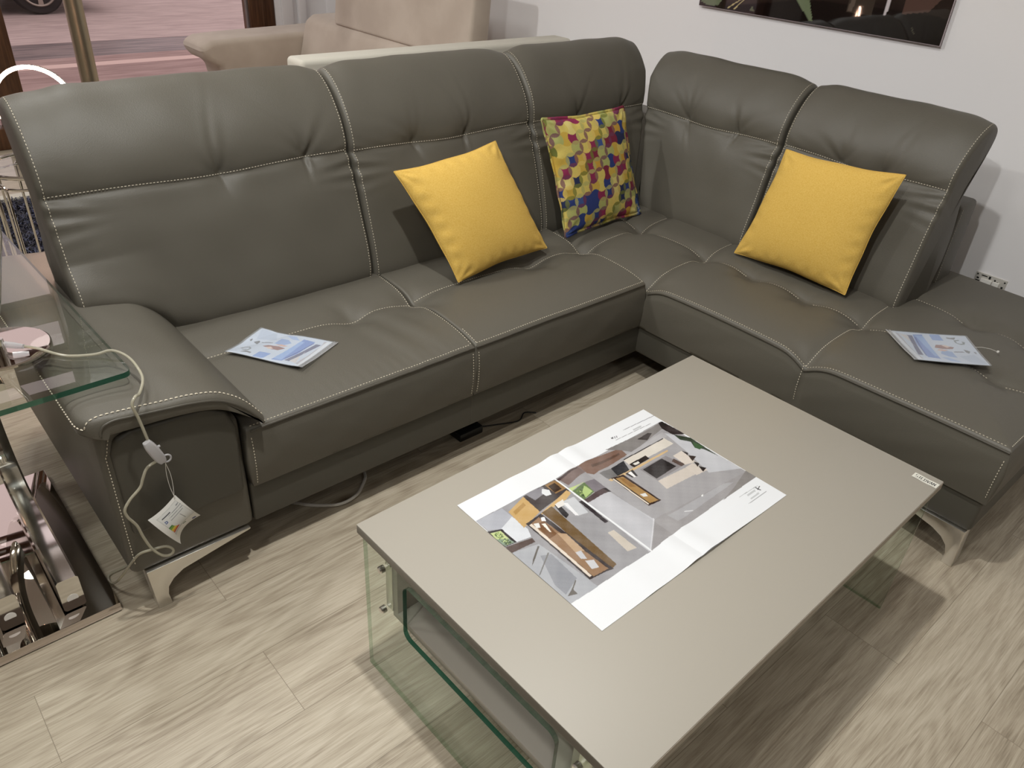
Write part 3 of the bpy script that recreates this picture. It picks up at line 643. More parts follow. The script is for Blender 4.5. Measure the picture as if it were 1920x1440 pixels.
# ------------------------------------------------------------------ open brochure
def grain_print(u, v, col):
    n = (rng.random(len(u)) - .5) * 0.03 + .035 * noise2(u * 3.1, v * 2.3, 2.0) + .02 * noise2(u * 9, v * 8, 5.0); return np.clip(col + n[:, None] * (col.mean(axis=1) < .8)[:, None], 0, 1)
def speck(polys, rect, n, cols, sz, seed):
    r = np.random.default_rng(seed); o = []
    for _ in range(n):
        u = rect[0] + r.random() * (rect[1] - rect[0]); v = rect[2] + r.random() * (rect[3] - rect[2]); k = sz * (0.5 + r.random())
        a = r.random() * 6.28; pts = [(u + k * math.cos(a + q * 1.256) * (.6 + .6 * r.random()), v + 1.4 * k * math.sin(a + q * 1.256) * (.6 + .6 * r.random())) for q in range(5)]
        o.append((cols[r.integers(len(cols))], pts))
    return polys + o
MAG = [
 ((158,157,160),[(0.003,0.854),(0.375,0.85),(0.373,0.179),(-0.002,0.188)]),
 ((165,163,165),[(0.375,0.85),(0.991,0.851),(0.999,0.193),(0.5,0.186),(0.373,0.179)]),
 ((178,180,188),[(0.003,0.854),(0.116,0.847),(0.116,0.77),(0.043,0.734),(0.006,0.768)]),
 ((218,221,226),[(0.043,0.734),(0.116,0.77),(0.118,0.658),(0.101,0.604),(0.044,0.621)]),
 ((50,46,48),[(-0.0,0.762),(0.047,0.733),(0.046,0.621),(-0.002,0.631)]),
 ((196,206,150),[(0.003,0.744),(0.038,0.727),(0.036,0.661),(0.0,0.694)]),
 ((140,158,140),[(0.0,0.694),(0.036,0.661),(0.038,0.626),(0.002,0.635)]),
 ((92,78,74),[(-0.0,0.628),(0.099,0.595),(0.095,0.566),(-0.001,0.58)]),
 ((176,178,183),[(-0.001,0.58),(0.097,0.546),(0.115,0.243),(0.117,0.182),(-0.002,0.188)]),
 ((150,152,158),[(0.064,0.483),(0.098,0.459),(0.089,0.277),(0.013,0.238),(0.013,0.308)]),
 ((105,100,95),[(0.088,0.539),(0.091,0.531),(0.038,0.481),(0.012,0.459),(0.033,0.487)]),
 ((120,118,115),[(0.094,0.478),(0.097,0.472),(0.005,0.394),(-0.001,0.394)]),
 ((110,105,100),[(0.079,0.274),(0.081,0.269),(0.047,0.24),(0.045,0.209),(0.013,0.227),(0.044,0.245)]),
 ((202,168,114),[(0.121,0.806),(0.214,0.844),(0.208,0.709),(0.111,0.674)]),
 ((178,142,88),[(0.134,0.792),(0.194,0.812),(0.193,0.789),(0.132,0.768)]),
 ((74,68,68),[(0.214,0.844),(0.313,0.849),(0.371,0.845),(0.372,0.736),(0.359,0.737),(0.208,0.709)]),
 ((142,140,146),[(0.228,0.851),(0.308,0.844),(0.305,0.801),(0.235,0.785)]),
 ((228,230,232),[(0.298,0.833),(0.316,0.804),(0.305,0.77),(0.283,0.776),(0.28,0.806)]),
 ((150,118,80),[(0.32,0.845),(0.371,0.845),(0.373,0.758),(0.32,0.762)]),
 ((62,48,38),[(0.327,0.828),(0.36,0.829),(0.358,0.77),(0.321,0.77)]),
 ((208,174,120),[(0.097,0.671),(0.181,0.688),(0.366,0.747),(0.368,0.717),(0.33,0.696),(0.197,0.686)]),
 ((112,90,62),[(0.21,0.698),(0.26,0.7),(0.234,0.222),(0.207,0.216),(0.205,0.248)]),
 ((70,64,64),[(0.129,0.688),(0.204,0.696),(0.212,0.211),(0.182,0.223),(0.117,0.234)]),
 ((152,122,96),[(0.139,0.671),(0.187,0.684),(0.199,0.228),(0.137,0.237)]),
 ((118,84,56),[(0.15,0.655),(0.188,0.646),(0.179,0.541),(0.144,0.54)]),
 ((188,160,130),[(0.182,0.545),(0.204,0.513),(0.196,0.378),(0.166,0.397)]),
 ((226,214,200),[(0.134,0.67),(0.145,0.67),(0.135,0.247),(0.125,0.247)]),
 ((240,240,240),[(0.19,0.675),(0.202,0.667),(0.193,0.64),(0.181,0.654)]),
 ((230,230,228),[(0.149,0.665),(0.167,0.653),(0.156,0.624),(0.144,0.632)]),
 ((240,236,226),[(0.171,0.64),(0.183,0.631),(0.17,0.567),(0.166,0.575)]),
 ((196,196,200),[(0.166,0.397),(0.187,0.389),(0.176,0.333),(0.16,0.351)]),
 ((205,205,208),[(0.165,0.33),(0.19,0.31),(0.18,0.261),(0.155,0.274)]),
 ((200,202,206),[(0.295,0.699),(0.362,0.687),(0.343,0.557),(0.299,0.572)]),
 ((50,48,50),[(0.272,0.698),(0.289,0.689),(0.279,0.603),(0.258,0.592),(0.257,0.619)]),
 ((236,236,238),[(0.306,0.687),(0.319,0.672),(0.306,0.572),(0.295,0.58)]),
 ((232,228,222),[(0.276,0.703),(0.32,0.707),(0.304,0.671),(0.272,0.671)]),
 ((48,42,46),[(0.357,0.644),(0.372,0.641),(0.365,0.447),(0.349,0.451)]),
 ((203,194,182),[(0.322,0.396),(0.349,0.39),(0.346,0.237),(0.309,0.249)]),
 ((128,112,108),[(0.383,0.841),(0.498,0.852),(0.515,0.793),(0.39,0.768)]),
 ((90,78,78),[(0.365,0.843),(0.433,0.844),(0.494,0.846),(0.488,0.838),(0.381,0.824)]),
 ((126,100,88),[(0.5,0.849),(0.595,0.846),(0.712,0.821),(0.704,0.756),(0.507,0.742),(0.493,0.777)]),
 ((100,80,70),[(0.536,0.808),(0.687,0.795),(0.681,0.781),(0.53,0.786)]),
 ((132,128,126),[(0.658,0.861),(0.873,0.842),(0.986,0.845),(0.973,0.802),(0.735,0.753),(0.704,0.809)]),
 ((178,176,178),[(0.694,0.756),(0.933,0.776),(0.942,0.732),(0.704,0.714)]),
 ((50,42,42),[(0.972,0.849),(0.994,0.848),(1.003,0.68),(0.957,0.722),(0.953,0.8)]),
 ((58,52,50),[(0.814,0.818),(0.88,0.823),(0.895,0.806),(0.842,0.776)]),
 ((196,197,202),[(0.937,0.76),(0.992,0.655),(0.994,0.427),(0.998,0.285),(0.873,0.373),(0.912,0.578)]),
 ((46,58,42),[(0.96,0.719),(1.0,0.638),(0.995,0.529),(0.991,0.43),(0.987,0.469),(0.98,0.524),(0.96,0.568),(0.978,0.613),(0.953,0.664)]),
 ((60,92,56),[(0.984,0.607),(0.994,0.541),(0.966,0.535),(0.958,0.565)]),
 ((218,211,200),[(0.667,0.735),(0.909,0.734),(0.91,0.662),(0.764,0.668),(0.663,0.684)]),
 ((40,34,34),[(0.671,0.74),(0.905,0.735),(0.902,0.729),(0.667,0.733)]),
 ((44,44,48),[(0.588,0.727),(0.664,0.732),(0.638,0.652),(0.574,0.653)]),
 ((44,34,30),[(0.664,0.691),(0.759,0.689),(0.756,0.656),(0.666,0.656)]),
 ((225,222,215),[(0.678,0.682),(0.708,0.679),(0.704,0.662),(0.68,0.665)]),
 ((118,116,116),[(0.525,0.732),(0.588,0.727),(0.574,0.653),(0.527,0.661)]),
 ((210,180,134),[(0.524,0.661),(0.857,0.647),(0.853,0.635),(0.528,0.642)]),
 ((142,138,140),[(0.674,0.625),(0.82,0.617),(0.841,0.5),(0.676,0.499)]),
 ((47,43,44),[(0.683,0.615),(0.795,0.613),(0.802,0.519),(0.682,0.516)]),
 ((92,76,70),[(0.832,0.572),(0.841,0.5),(0.818,0.499),(0.812,0.563)]),
 ((208,198,188),[(0.676,0.499),(0.833,0.478),(0.828,0.408),(0.666,0.427)]),
 ((218,208,198),[(0.844,0.59),(0.901,0.59),(0.886,0.476),(0.838,0.497)]),
 ((212,202,192),[(0.826,0.482),(0.87,0.482),(0.882,0.393),(0.821,0.4)]),
 ((50,44,44),[(0.899,0.593),(0.909,0.556),(0.894,0.543)]),
 ((60,50,46),[(0.896,0.542),(0.917,0.508),(0.879,0.492)]),
 ((50,44,44),[(0.882,0.489),(0.89,0.456),(0.866,0.442)]),
 ((50,44,44),[(0.873,0.445),(0.889,0.408),(0.859,0.397)]),
 ((64,50,46),[(0.539,0.663),(0.6,0.652),(0.601,0.388),(0.536,0.393)]),
 ((172,138,90),[(0.553,0.648),(0.588,0.64),(0.593,0.398),(0.55,0.405)]),
 ((150,112,66),[(0.569,0.643),(0.588,0.622),(0.585,0.54),(0.562,0.556)]),
 ((230,230,228),[(0.56,0.484),(0.584,0.476),(0.578,0.45),(0.56,0.459)]),
 ((232,222,206),[(0.541,0.653),(0.547,0.653),(0.545,0.404),(0.538,0.401)]),
 ((60,56,58),[(0.609,0.648),(0.652,0.65),(0.639,0.595),(0.614,0.603)]),
 ((240,238,236),[(0.621,0.644),(0.638,0.645),(0.63,0.596),(0.622,0.599)]),
 ((128,122,128),[(0.441,0.725),(0.49,0.718),(0.489,0.61),(0.432,0.626)]),
 ((190,208,140),[(0.374,0.753),(0.444,0.728),(0.413,0.732),(0.372,0.722)]),
 ((104,124,84),[(0.373,0.724),(0.442,0.726),(0.435,0.642),(0.379,0.638)]),
 ((176,198,130),[(0.431,0.711),(0.433,0.653),(0.392,0.644),(0.404,0.686)]),
 ((84,70,72),[(0.367,0.639),(0.478,0.635),(0.485,0.592),(0.375,0.606)]),
 ((48,40,42),[(0.474,0.636),(0.488,0.629),(0.489,0.591),(0.477,0.597)]),
 ((192,192,197),[(0.375,0.61),(0.483,0.596),(0.5,0.312),(0.376,0.183),(0.365,0.184)]),
 ((212,212,216),[(0.376,0.183),(0.5,0.312),(0.502,0.323),(0.369,0.183)]),
 ((158,155,156),[(0.5,0.312),(1.01,0.25),(0.999,0.193),(0.5,0.186),(0.379,0.18)]),
 ((172,171,174),[(0.55,0.29),(0.863,0.267),(0.905,0.239),(0.558,0.229)]),
 ((138,134,132),[(0.878,0.212),(1.002,0.259),(1.0,0.191),(0.784,0.186)]),
 ((226,226,228),[(0.621,0.259),(0.651,0.235),(0.648,0.232),(0.617,0.256)]),
 ((240,240,240),[(0.74,0.282),(0.75,0.28),(0.742,0.27),(0.735,0.273)]),
 ((236,238,240),[(0.372,0.85),(0.379,0.85),(0.378,0.177),(0.37,0.176)]),
 ((150,150,155),[(0.814,0.93),(1.007,0.919),(1.004,0.914),(0.812,0.926)]),
 ((110,110,112),[(0.735,0.921),(0.747,0.919),(0.739,0.905),(0.731,0.91)]),
 ((110,110,112),[(0.752,0.917),(0.756,0.917),(0.748,0.9),(0.744,0.901)]),
 ((110,110,112),[(0.762,0.916),(0.766,0.915),(0.757,0.898),(0.754,0.9)]),
 ((165,165,168),[(0.739,0.89),(0.948,0.876),(0.945,0.872),(0.737,0.886)]),
 ((200,202,204),[(0.852,0.9),(0.901,0.897),(0.894,0.884),(0.847,0.888)]),
 ((55,55,58),[(0.945,0.141),(0.949,0.11),(0.944,0.108),(0.94,0.138)]),
 ((55,55,58),[(0.937,0.124),(0.963,0.135),(0.964,0.131),(0.937,0.119)]),
 ((170,172,174),[(0.847,0.149),(0.961,0.144),(0.958,0.141),(0.845,0.146)]),
 ((170,172,174),[(0.843,0.088),(0.959,0.087),(0.957,0.083),(0.841,0.084)]),
 ((200,202,204),[(0.88,0.134),(0.931,0.133),(0.925,0.121),(0.877,0.123)]),
 ((200,202,204),[(0.873,0.105),(0.929,0.108),(0.924,0.096),(0.871,0.097)]),
]
def inset(poly, k=0.86):
    c = np.mean(poly, axis=0); return [tuple(c + (np.array(p) - c) * k) for p in poly]
MAG2 = []
for i, (c, p) in enumerate(MAG):
    MAG2.append((c, p))
_m = []
for c, p in MAG2:
    _m.append((c, p))
    if c in ((104, 124, 84), (140, 158, 140), (196, 206, 150)):
        q = np.array(p); ce = q.mean(axis=0); ex = (q.max(axis=0) - q.min(axis=0)) * .28; r_ = np.random.default_rng(int(ce[0] * 999))
        for _ in range(60):
            uu = ce + (r_.random(2) - .5) * 2 * ex; k = .0026 * (.6 + r_.random()); a0 = r_.random() * 6.28
            _m.append((((58, 72, 50), (150, 172, 100), (196, 214, 150), (92, 110, 76))[r_.integers(4)], [(float(uu[0] + k * math.cos(a0 + t * 1.57)), float(uu[1] + 1.4 * k * math.sin(a0 + t * 1.57))) for t in range(4)]))
MAG2 = _m
def mag_fn(U, V):
    X = .362 + .632 * U; Y = .7245 + .438 * V; d = np.abs(U - .492)
    Z = TH + .0012 + 0.0048 * np.exp(-((d - .040) / .040) ** 2) * (1 + .35 * (V - .5)) + .0025 * np.exp(-(d / .009) ** 2) * 0 + 0.0012 * np.sin(U * 9 + 1) * np.sin(V * 4) ** 2
    Z += 0.006 * np.exp(-((U - .60) / .16) ** 2) * np.clip(.12 - V, 0, 1) / .12
    Z += 0.0018 * np.exp(-((U - .245) / .05) ** 2)
    return X, Y, np.maximum(Z, TH + .0010)
broch = sheet('brochure', mag_fn, 620, 430, MAG2, (238, 240, 243), M_PRINT, extra=grain_print)
broch.data.shade_smooth(); sharp(broch, 60)
tag(broch, 'open unfolded brochure with grey interior photographs lying on the coffee table', 'brochure')
pgm = MB(); 
# second leaf below, showing along the right edge
u = np.linspace(0, 1, 40); vs = []; fs = []
for i, a in enumerate(u):
    z = TH + .0006 + .0006 * math.sin(a * 6)
    vs += [(.668 + .324 * a, .7260, z), (.668 + .324 * a, 1.160, z)]
for i in range(39): fs.append((2 * i, 2 * i + 2, 2 * i + 3, 2 * i + 1))
pgm.add(vs, fs); under = pgm.build('under_page', M_PAPER_BACK, broch, smooth=False)

# ------------------------------------------------------------------ leaflets in clear sleeves
LEAF = [
 ((214,224,240),[(-0.0,0.0),(-0.0,1.0),(0.928,0.996),(0.947,-0.004)]),
 ((196,208,228),[(0.015,0.971),(0.24,0.959),(0.327,0.744),(0.089,0.653)]),
 ((150,178,226),[(0.37,0.599),(0.374,0.809),(0.48,0.792),(0.563,0.698),(0.498,0.557)]),
 ((130,165,225),[(0.355,0.014),(0.36,0.221),(0.512,0.227),(0.501,0.045),(0.47,0.015)]),
 ((110,146,216),[(0.601,0.052),(0.629,0.443),(0.645,0.902),(0.811,0.878),(0.792,0.404),(0.733,0.079)]),
 ((150,184,236),[(0.603,0.102),(0.621,0.478),(0.638,0.817),(0.693,0.818),(0.701,0.406),(0.717,0.094)]),
 ((60,84,160),[(0.724,0.17),(0.81,0.838),(0.824,0.826),(0.739,0.159)]),
 ((170,196,240),[(0.368,0.962),(0.519,0.951),(0.613,0.831),(0.508,0.834)]),
 ((90,90,130),[(0.752,0.113),(0.817,0.544),(0.853,0.82),(0.925,0.818),(0.862,0.443),(0.825,0.107)]),
 ((224,216,214),[(0.816,0.126),(0.862,0.443),(0.851,0.487),(0.856,0.341),(0.928,0.073)]),
 ((196,190,196),[(0.928,0.073),(0.938,0.786),(0.903,0.951),(0.984,0.966),(0.993,0.042)]),
 ((236,240,246),[(0.964,0.059),(0.94,0.865),(0.937,0.955),(0.984,0.966),(1.004,0.036)]),
 ((150,88,78),[(0.287,0.434),(0.333,0.499),(0.478,0.52),(0.576,0.493),(0.525,0.388),(0.434,0.378)]),
 ((226,180,160),[(0.405,0.549),(0.477,0.6),(0.571,0.582),(0.529,0.533)]),
 ((236,206,190),[(0.335,0.419),(0.391,0.462),(0.452,0.401),(0.398,0.372)]),
 ((90,90,96),[(0.035,0.569),(0.045,0.637),(0.056,0.608),(0.065,0.542)]),
 ((96,98,104),[(0.104,0.547),(0.146,0.625),(0.177,0.584),(0.178,0.487),(0.13,0.518)]),
 ((96,98,104),[(0.186,0.588),(0.344,0.613),(0.347,0.587),(0.219,0.564)]),
 ((120,130,130),[(0.073,0.227),(0.1,0.309),(0.162,0.328),(0.212,0.274),(0.213,0.181),(0.136,0.153),(0.136,0.18),(0.192,0.209),(0.196,0.265),(0.16,0.294),(0.118,0.278),(0.111,0.207)]),
 ((110,112,116),[(0.153,0.07),(0.195,0.158),(0.29,0.131),(0.291,0.093),(0.221,0.094)]),
]
def quad_fn(A, B, C, D, z, curl):
    A, B, C, D = [np.array(p, float) for p in (A, B, C, D)]
    def fn(U, V):
        P = (A[:, None, None] * (1 - U) * (1 - V) + B[:, None, None] * (1 - U) * V + C[:, None, None] * U * V + D[:, None, None] * U * (1 - V))
        return P[0], P[1], z(P[0], P[1]) + curl(U, V)
    return fn
def leaflet(A, B, C, D, zf, curl, label):
    root = thing('leaflet_in_sleeve', label, 'leaflet', ((A[0] + C[0]) / 2, (A[1] + C[1]) / 2, .462), 'leaflets in sleeves on the leather sofa')
    fn = quad_fn(A, B, C, D, zf, curl)
    def inner(U, V): return fn(.02 + U * .92, .015 + V * .97)
    def outer(U, V):
        x, y, z = fn(U, V); return x, y, z + .0012
    def outer2(U, V):
        x, y, z = fn(U, V); return x, y, z - .0012
    sheet('printed_leaflet', inner, 190, 140, LEAF, (222, 228, 238), M_PRINT, root)
    u = np.linspace(0, 1, 24); U, V = np.meshgrid(u, u, indexing='ij'); vs = []; 
    a = np.stack(outer(U, V), -1).reshape(-1, 3); b = np.stack(outer2(U, V), -1).reshape(-1, 3); f = grid_faces(24, 24); n = 576
    rim = [i * 24 for i in range(24)] + [23 * 24 + j for j in range(1, 24)] + [i * 24 + 23 for i in range(22, -1, -1)] + [j for j in range(22, 0, -1)]
    fs = list(f) + [tuple(i + n for i in q[::-1]) for q in f] + [(p, p + n, q + n, q) for p, q in zip(rim, rim[1:] + rim[:1])]
    me = bpy.data.meshes.new('sleeve'); me.from_pydata(np.vstack([a, b]).tolist(), [], fs); sl = finish('sleeve', me, M_SLEEVE, root)
    # welded border of the sleeve
    mb = MB()
    e = [fn(np.array([[1.0]]), np.array([[q]])) for q in np.linspace(0, 1, 12)]; pts = [(float(p[0]), float(p[1]), float(p[2]) + .001) for p in (tuple(c[0, 0] for c in q) for q in e)]
    mb.tube(pts, .0012, 6)
    e = [fn(np.array([[.955]]), np.array([[q]])) for q in np.linspace(0, 1, 12)]; pts = [(float(p[0]), float(p[1]), float(p[2]) + .001) for p in (tuple(c[0, 0] for c in q) for q in e)]
    mb.tube(pts, .0010, 6)
    mb.build('sleeve_edge', M_CLEAR, root)
    return root
leaflet((.222, 2.030), (.366, 2.103), (.508, 1.910), (.352, 1.832), lambda x, y: np.maximum(top1(np.clip(x, .14, .85), y), .462) + .003, lambda U, V: .006 * np.exp(-((V) / .3) ** 2) + .004 * (1 - U) ** 3 + .006 * np.exp(-((U - 1) / .2) ** 2) * (1 - V),
        'blue photo leaflet in a clear sleeve on the seat beside the armrest')
leaflet((2.162, .789), (2.014, .655), (1.858, .822), (1.982, .973), lambda x, y: np.maximum(top3(x, y), .462) + .003, lambda U, V: .004 * np.exp(-((V - 1) / .3) ** 2) + .004 * (1 - U) ** 3,
        'blue photo leaflet in a clear sleeve on the end seat near the wall')
pin = MB(); pin.tube([(2.102, .738, .470), (2.112, .722, .474), (2.124, .700, .474), (2.132, .681, .470)], .0006, 6)
v = [(2.133, .680)]; pin.lathe([(.0005, .466), (.0035, .4675), (.0042, .470), (.0035, .473), (.0005, .4745)], 2.133, .680, 12)
tag(pin.build('tag_string', M_WHITEPL), 'white plastic tag pin lying beside the leaflet on the end seat', 'tag pin')

# ================================================================== PILLOWS
def pillow(name, BL, BR, TRr, TL, thick, m, label, facing, pinch=.07, n=90, seed=0, pattern=None, flange=False, ears=0.0):
    C = [np.array(p, float) for p in (BL, BR, TRr, TL)]; u = np.linspace(-1, 1, n); u = np.sign(u) * (1 - (1 - np.abs(u)) ** 1.25); U, V = np.meshgrid(u, u, indexing='ij')
    a = (C[1] - C[0]) + (C[2] - C[3]); b = (C[3] - C[0]) + (C[2] - C[1]); N = np.cross(a, b); N /= np.linalg.norm(N)
    if np.dot(N, facing) < 0: N = -N
    Us = U * (1 - pinch * (1 - V ** 2) ** 1.0 * np.abs(U) ** 2); Vs = V * (1 - pinch * (1 - U ** 2) * np.abs(V) ** 2)
    Us = Us + .007 * np.sin(V * 7 + seed) * np.abs(U) ** 3 * (1 - V ** 2); Vs = Vs + .008 * np.sin(U * 6 + 2 * seed) * np.abs(V) ** 3 * (1 - U ** 2)
    s, t = (Us + 1) / 2, (Vs + 1) / 2
    P = C[0] * ((1 - s) * (1 - t))[..., None] + C[1] * (s * (1 - t))[..., None] + C[2] * (s * t)[..., None] + C[3] * ((1 - s) * t)[..., None]
    prof = np.clip((1 - np.abs(U) ** 2.2) * (1 - np.abs(V) ** 2.2), 0, 1) ** .55
    edge = 1 - np.maximum(np.abs(U), np.abs(V)); rad = np.minimum(np.hypot(1 - np.abs(U), 1 - np.abs(V)), 1)
    wr = .0045 * np.sin(np.arctan2(1 - np.abs(V), 1 - np.abs(U)) * 9 + seed) * np.exp(-((rad - .22) / .12) ** 2)
    wr += .0025 * np.sin(U * 26 + seed + 2 * V) * np.exp(-((np.abs(V) - .9) / .09) ** 2) + .0025 * np.sin(V * 24 + seed) * np.exp(-((np.abs(U) - .9) / .09) ** 2)
    wr += .0015 * noise2(U * .25, V * .25, seed)
    h = thick * prof; lift = .002 * noise2(U * .3 + 3, V * .3, seed + 2)
    F = P + N * (h + wr * prof ** .5 + lift)[..., None]; B = P - N * (h * .8 - lift)[..., None]
    if flange:
        pass
    verts = np.vstack([F.reshape(-1, 3), B.reshape(-1, 3)]); f = grid_faces(n, n); nn = n * n; fs = list(f) + [tuple(i + nn for i in q[::-1]) for q in f]
    me = bpy.data.meshes.new(name)
    me.from_pydata(verts.tolist(), [], fs)
    if pattern is not None:
        col = pattern((U.ravel() + 1) / 2, (V.ravel() + 1) / 2); set_print(me, np.vstack([col, col]))
        o = finish(name, me, m, recalc=False)
    else: o = finish(name, me, m)
    rim = [(i, 0) for i in range(n)] + [(n - 1, j) for j in range(1, n)] + [(i, n - 1) for i in range(n - 2, -1, -1)] + [(0, j) for j in range(n - 2, 0, -1)]
    mb = MB(); mb.tube([P[i, j] + N * lift[i, j] for i, j in rim[::2]], .0016 if not flange else .0035, 6, closed=True)
    tag(o, label, 'cushion', 'throw pillows on the leather sofa')
    return o, mb, P
o, mb, _ = pillow('throw_pillow', (1.035, 2.020, .475), (1.475, 2.048, .488), (1.366, 2.245, .848), (.905, 2.200, .824), .070, M_YELLOW, 'mustard yellow cushion leaning on the long side of the sofa, beside the patterned one', (0, -1, .4), .06, seed=1)
mb.build('seam_edge', M_YELLOW, o)
o, mb, _ = pillow('throw_pillow', (2.080, 1.636, .474), (2.086, 1.178, .478), (2.185, 1.148, .895), (2.195, 1.590, .866), .068, M_YELLOW, 'mustard yellow cushion leaning on the end backrest near the wall socket', (-1, 0, .4), .055, seed=4)
mb.build('seam_edge', M_YELLOW, o)
pc = [(226, 200, 96), (226, 200, 96), (222, 206, 120), (226, 204, 110), (232, 214, 130), (214, 176, 74), (190, 184, 96), (146, 44, 84), (146, 44, 84), (128, 38, 64), (48, 62, 120), (58, 82, 140), (40, 50, 92), (214, 168, 60), (126, 126, 48), (232, 214, 130)]
def retro(u, v):
    r = np.random.default_rng(5); T = 24; lo = r.random((T, T))
    pal = s2l(np.array([(228, 206, 108), (234, 216, 132), (218, 182, 76), (186, 188, 112), (150, 40, 84), (132, 34, 62), (44, 62, 128), (64, 90, 152), (36, 46, 88), (118, 122, 52), (216, 168, 62)]))
    wts = np.array([.17, .13, .13, .10, .13, .06, .10, .07, .05, .03, .03]); cen = r.choice(len(pal), (T, T), p=wts / wts.sum())
    for i in range(T):
        for j in range(T):
            if lo[i, j] < .24: cen[i, j] = cen[(i - 1) % T, j] if lo[i, j] < .12 else cen[i, (j - 1) % T]
    x = u * 11.0 + .3 * v; y = v * 11.0 - .3 * u; i0 = np.floor(x).astype(int); j0 = np.floor(y).astype(int); N_ = len(u)
    cnt = np.zeros(N_, int); first = np.zeros(N_, int); second = np.zeros(N_, int); sh = np.zeros(N_, int)
    for di in (0, 1):
        for dj in (0, 1):
            ci, cj = i0 + di, j0 + dj; ins = (x - ci) ** 2 + (y - cj) ** 2 < .5; k = cen[ci % T, cj % T]
            first = np.where(ins & (cnt == 0), k, first); second = np.where(ins & (cnt >= 1), k, second); sh += ins * ((ci % T) * 31 + (cj % T) * 17); cnt += ins
    col = pal[first]; petc = s2l(np.array([(238, 222, 136), (236, 206, 110), (142, 30, 62), (120, 124, 46), (238, 222, 136), (190, 184, 110), (62, 86, 156), (120, 60, 90)]))
    pet = cnt >= 2; h = (sh * 7919) % 16; own = pet & (h < 3); own2 = pet & (h >= 3) & (h < 5); rest = pet & (h >= 5)
    col = np.where(own2[:, None], pal[second], col); col = np.where(rest[:, None], petc[h % 8] * .8 + .2 * pal[second], col)
    col *= (0.93 + .10 * rng.random(N_))[:, None]
    return np.clip(col, 0, 1)
o, mb, P = pillow('throw_pillow', (1.645, 2.120, .474), (2.092, 2.130, .480), (2.052, 2.262, .884), (1.588, 2.245, .893), .050, M_PATTERN, 'patterned cushion with overlapping multicoloured circles in the sofa corner', (0, -1, .4), .05, n=230, seed=6, pattern=retro)
# flat flange around the patterned cushion
rimu = []
n = 230
def flange(P, w):
    rim = [(i, 0) for i in range(n)] + [(n - 1, j) for j in range(1, n)] + [(i, n - 1) for i in range(n - 2, -1, -1)] + [(0, j) for j in range(n - 2, 0, -1)]
    c = P.reshape(-1, 3).mean(axis=0); R = np.array([P[i, j] for i, j in rim]); nrm = np.cross(P[n - 1, 0] - P[0, 0], P[0, n - 1] - P[0, 0]); nrm /= np.linalg.norm(nrm)
    if nrm[1] > 0: nrm = -nrm
    t = np.roll(R, -3, axis=0) - np.roll(R, 3, axis=0); o_ = np.cross(t, nrm); o_ /= np.linalg.norm(o_, axis=1, keepdims=True); o_ *= np.sign(np.sum(o_ * (R - c), axis=1))[:, None]
    k = len(R); wav = .002 * np.sin(np.arange(k) * .12); a = R - o_ * .004; b = R + o_ * w + nrm * (.003 + wav)[:, None]; b2 = R + o_ * w + nrm * (.0005 + wav)[:, None]; a2 = R - o_ * .004 - nrm * .002
    vs = np.vstack([a, b, b2, a2]); fs = []
    for i in range(k):
        j = (i + 1) % k
        for q in range(4): q2 = (q + 1) % 4; fs.append((q * k + i, q * k + j, q2 * k + j, q2 * k + i))
    me = bpy.data.meshes.new('flange'); me.from_pydata(vs.tolist(), [], fs)
    u = np.array([i / (n - 1) for i, j in rim]); v = np.array([j / (n - 1) for i, j in rim]); du = np.sign(u - .5) * .03; dv = np.sign(v - .5) * .03
    c1 = retro(np.clip(u * 1.0, 0, 1), np.clip(v, 0, 1)); c2 = retro(np.clip(u + .04, 0, 1), np.clip(v + .05, 0, 1)); set_print(me, np.vstack([c1, c2, c2, c1]))
    return finish('flange', me, M_PATTERN, o, recalc=False)
flange(P, .010)

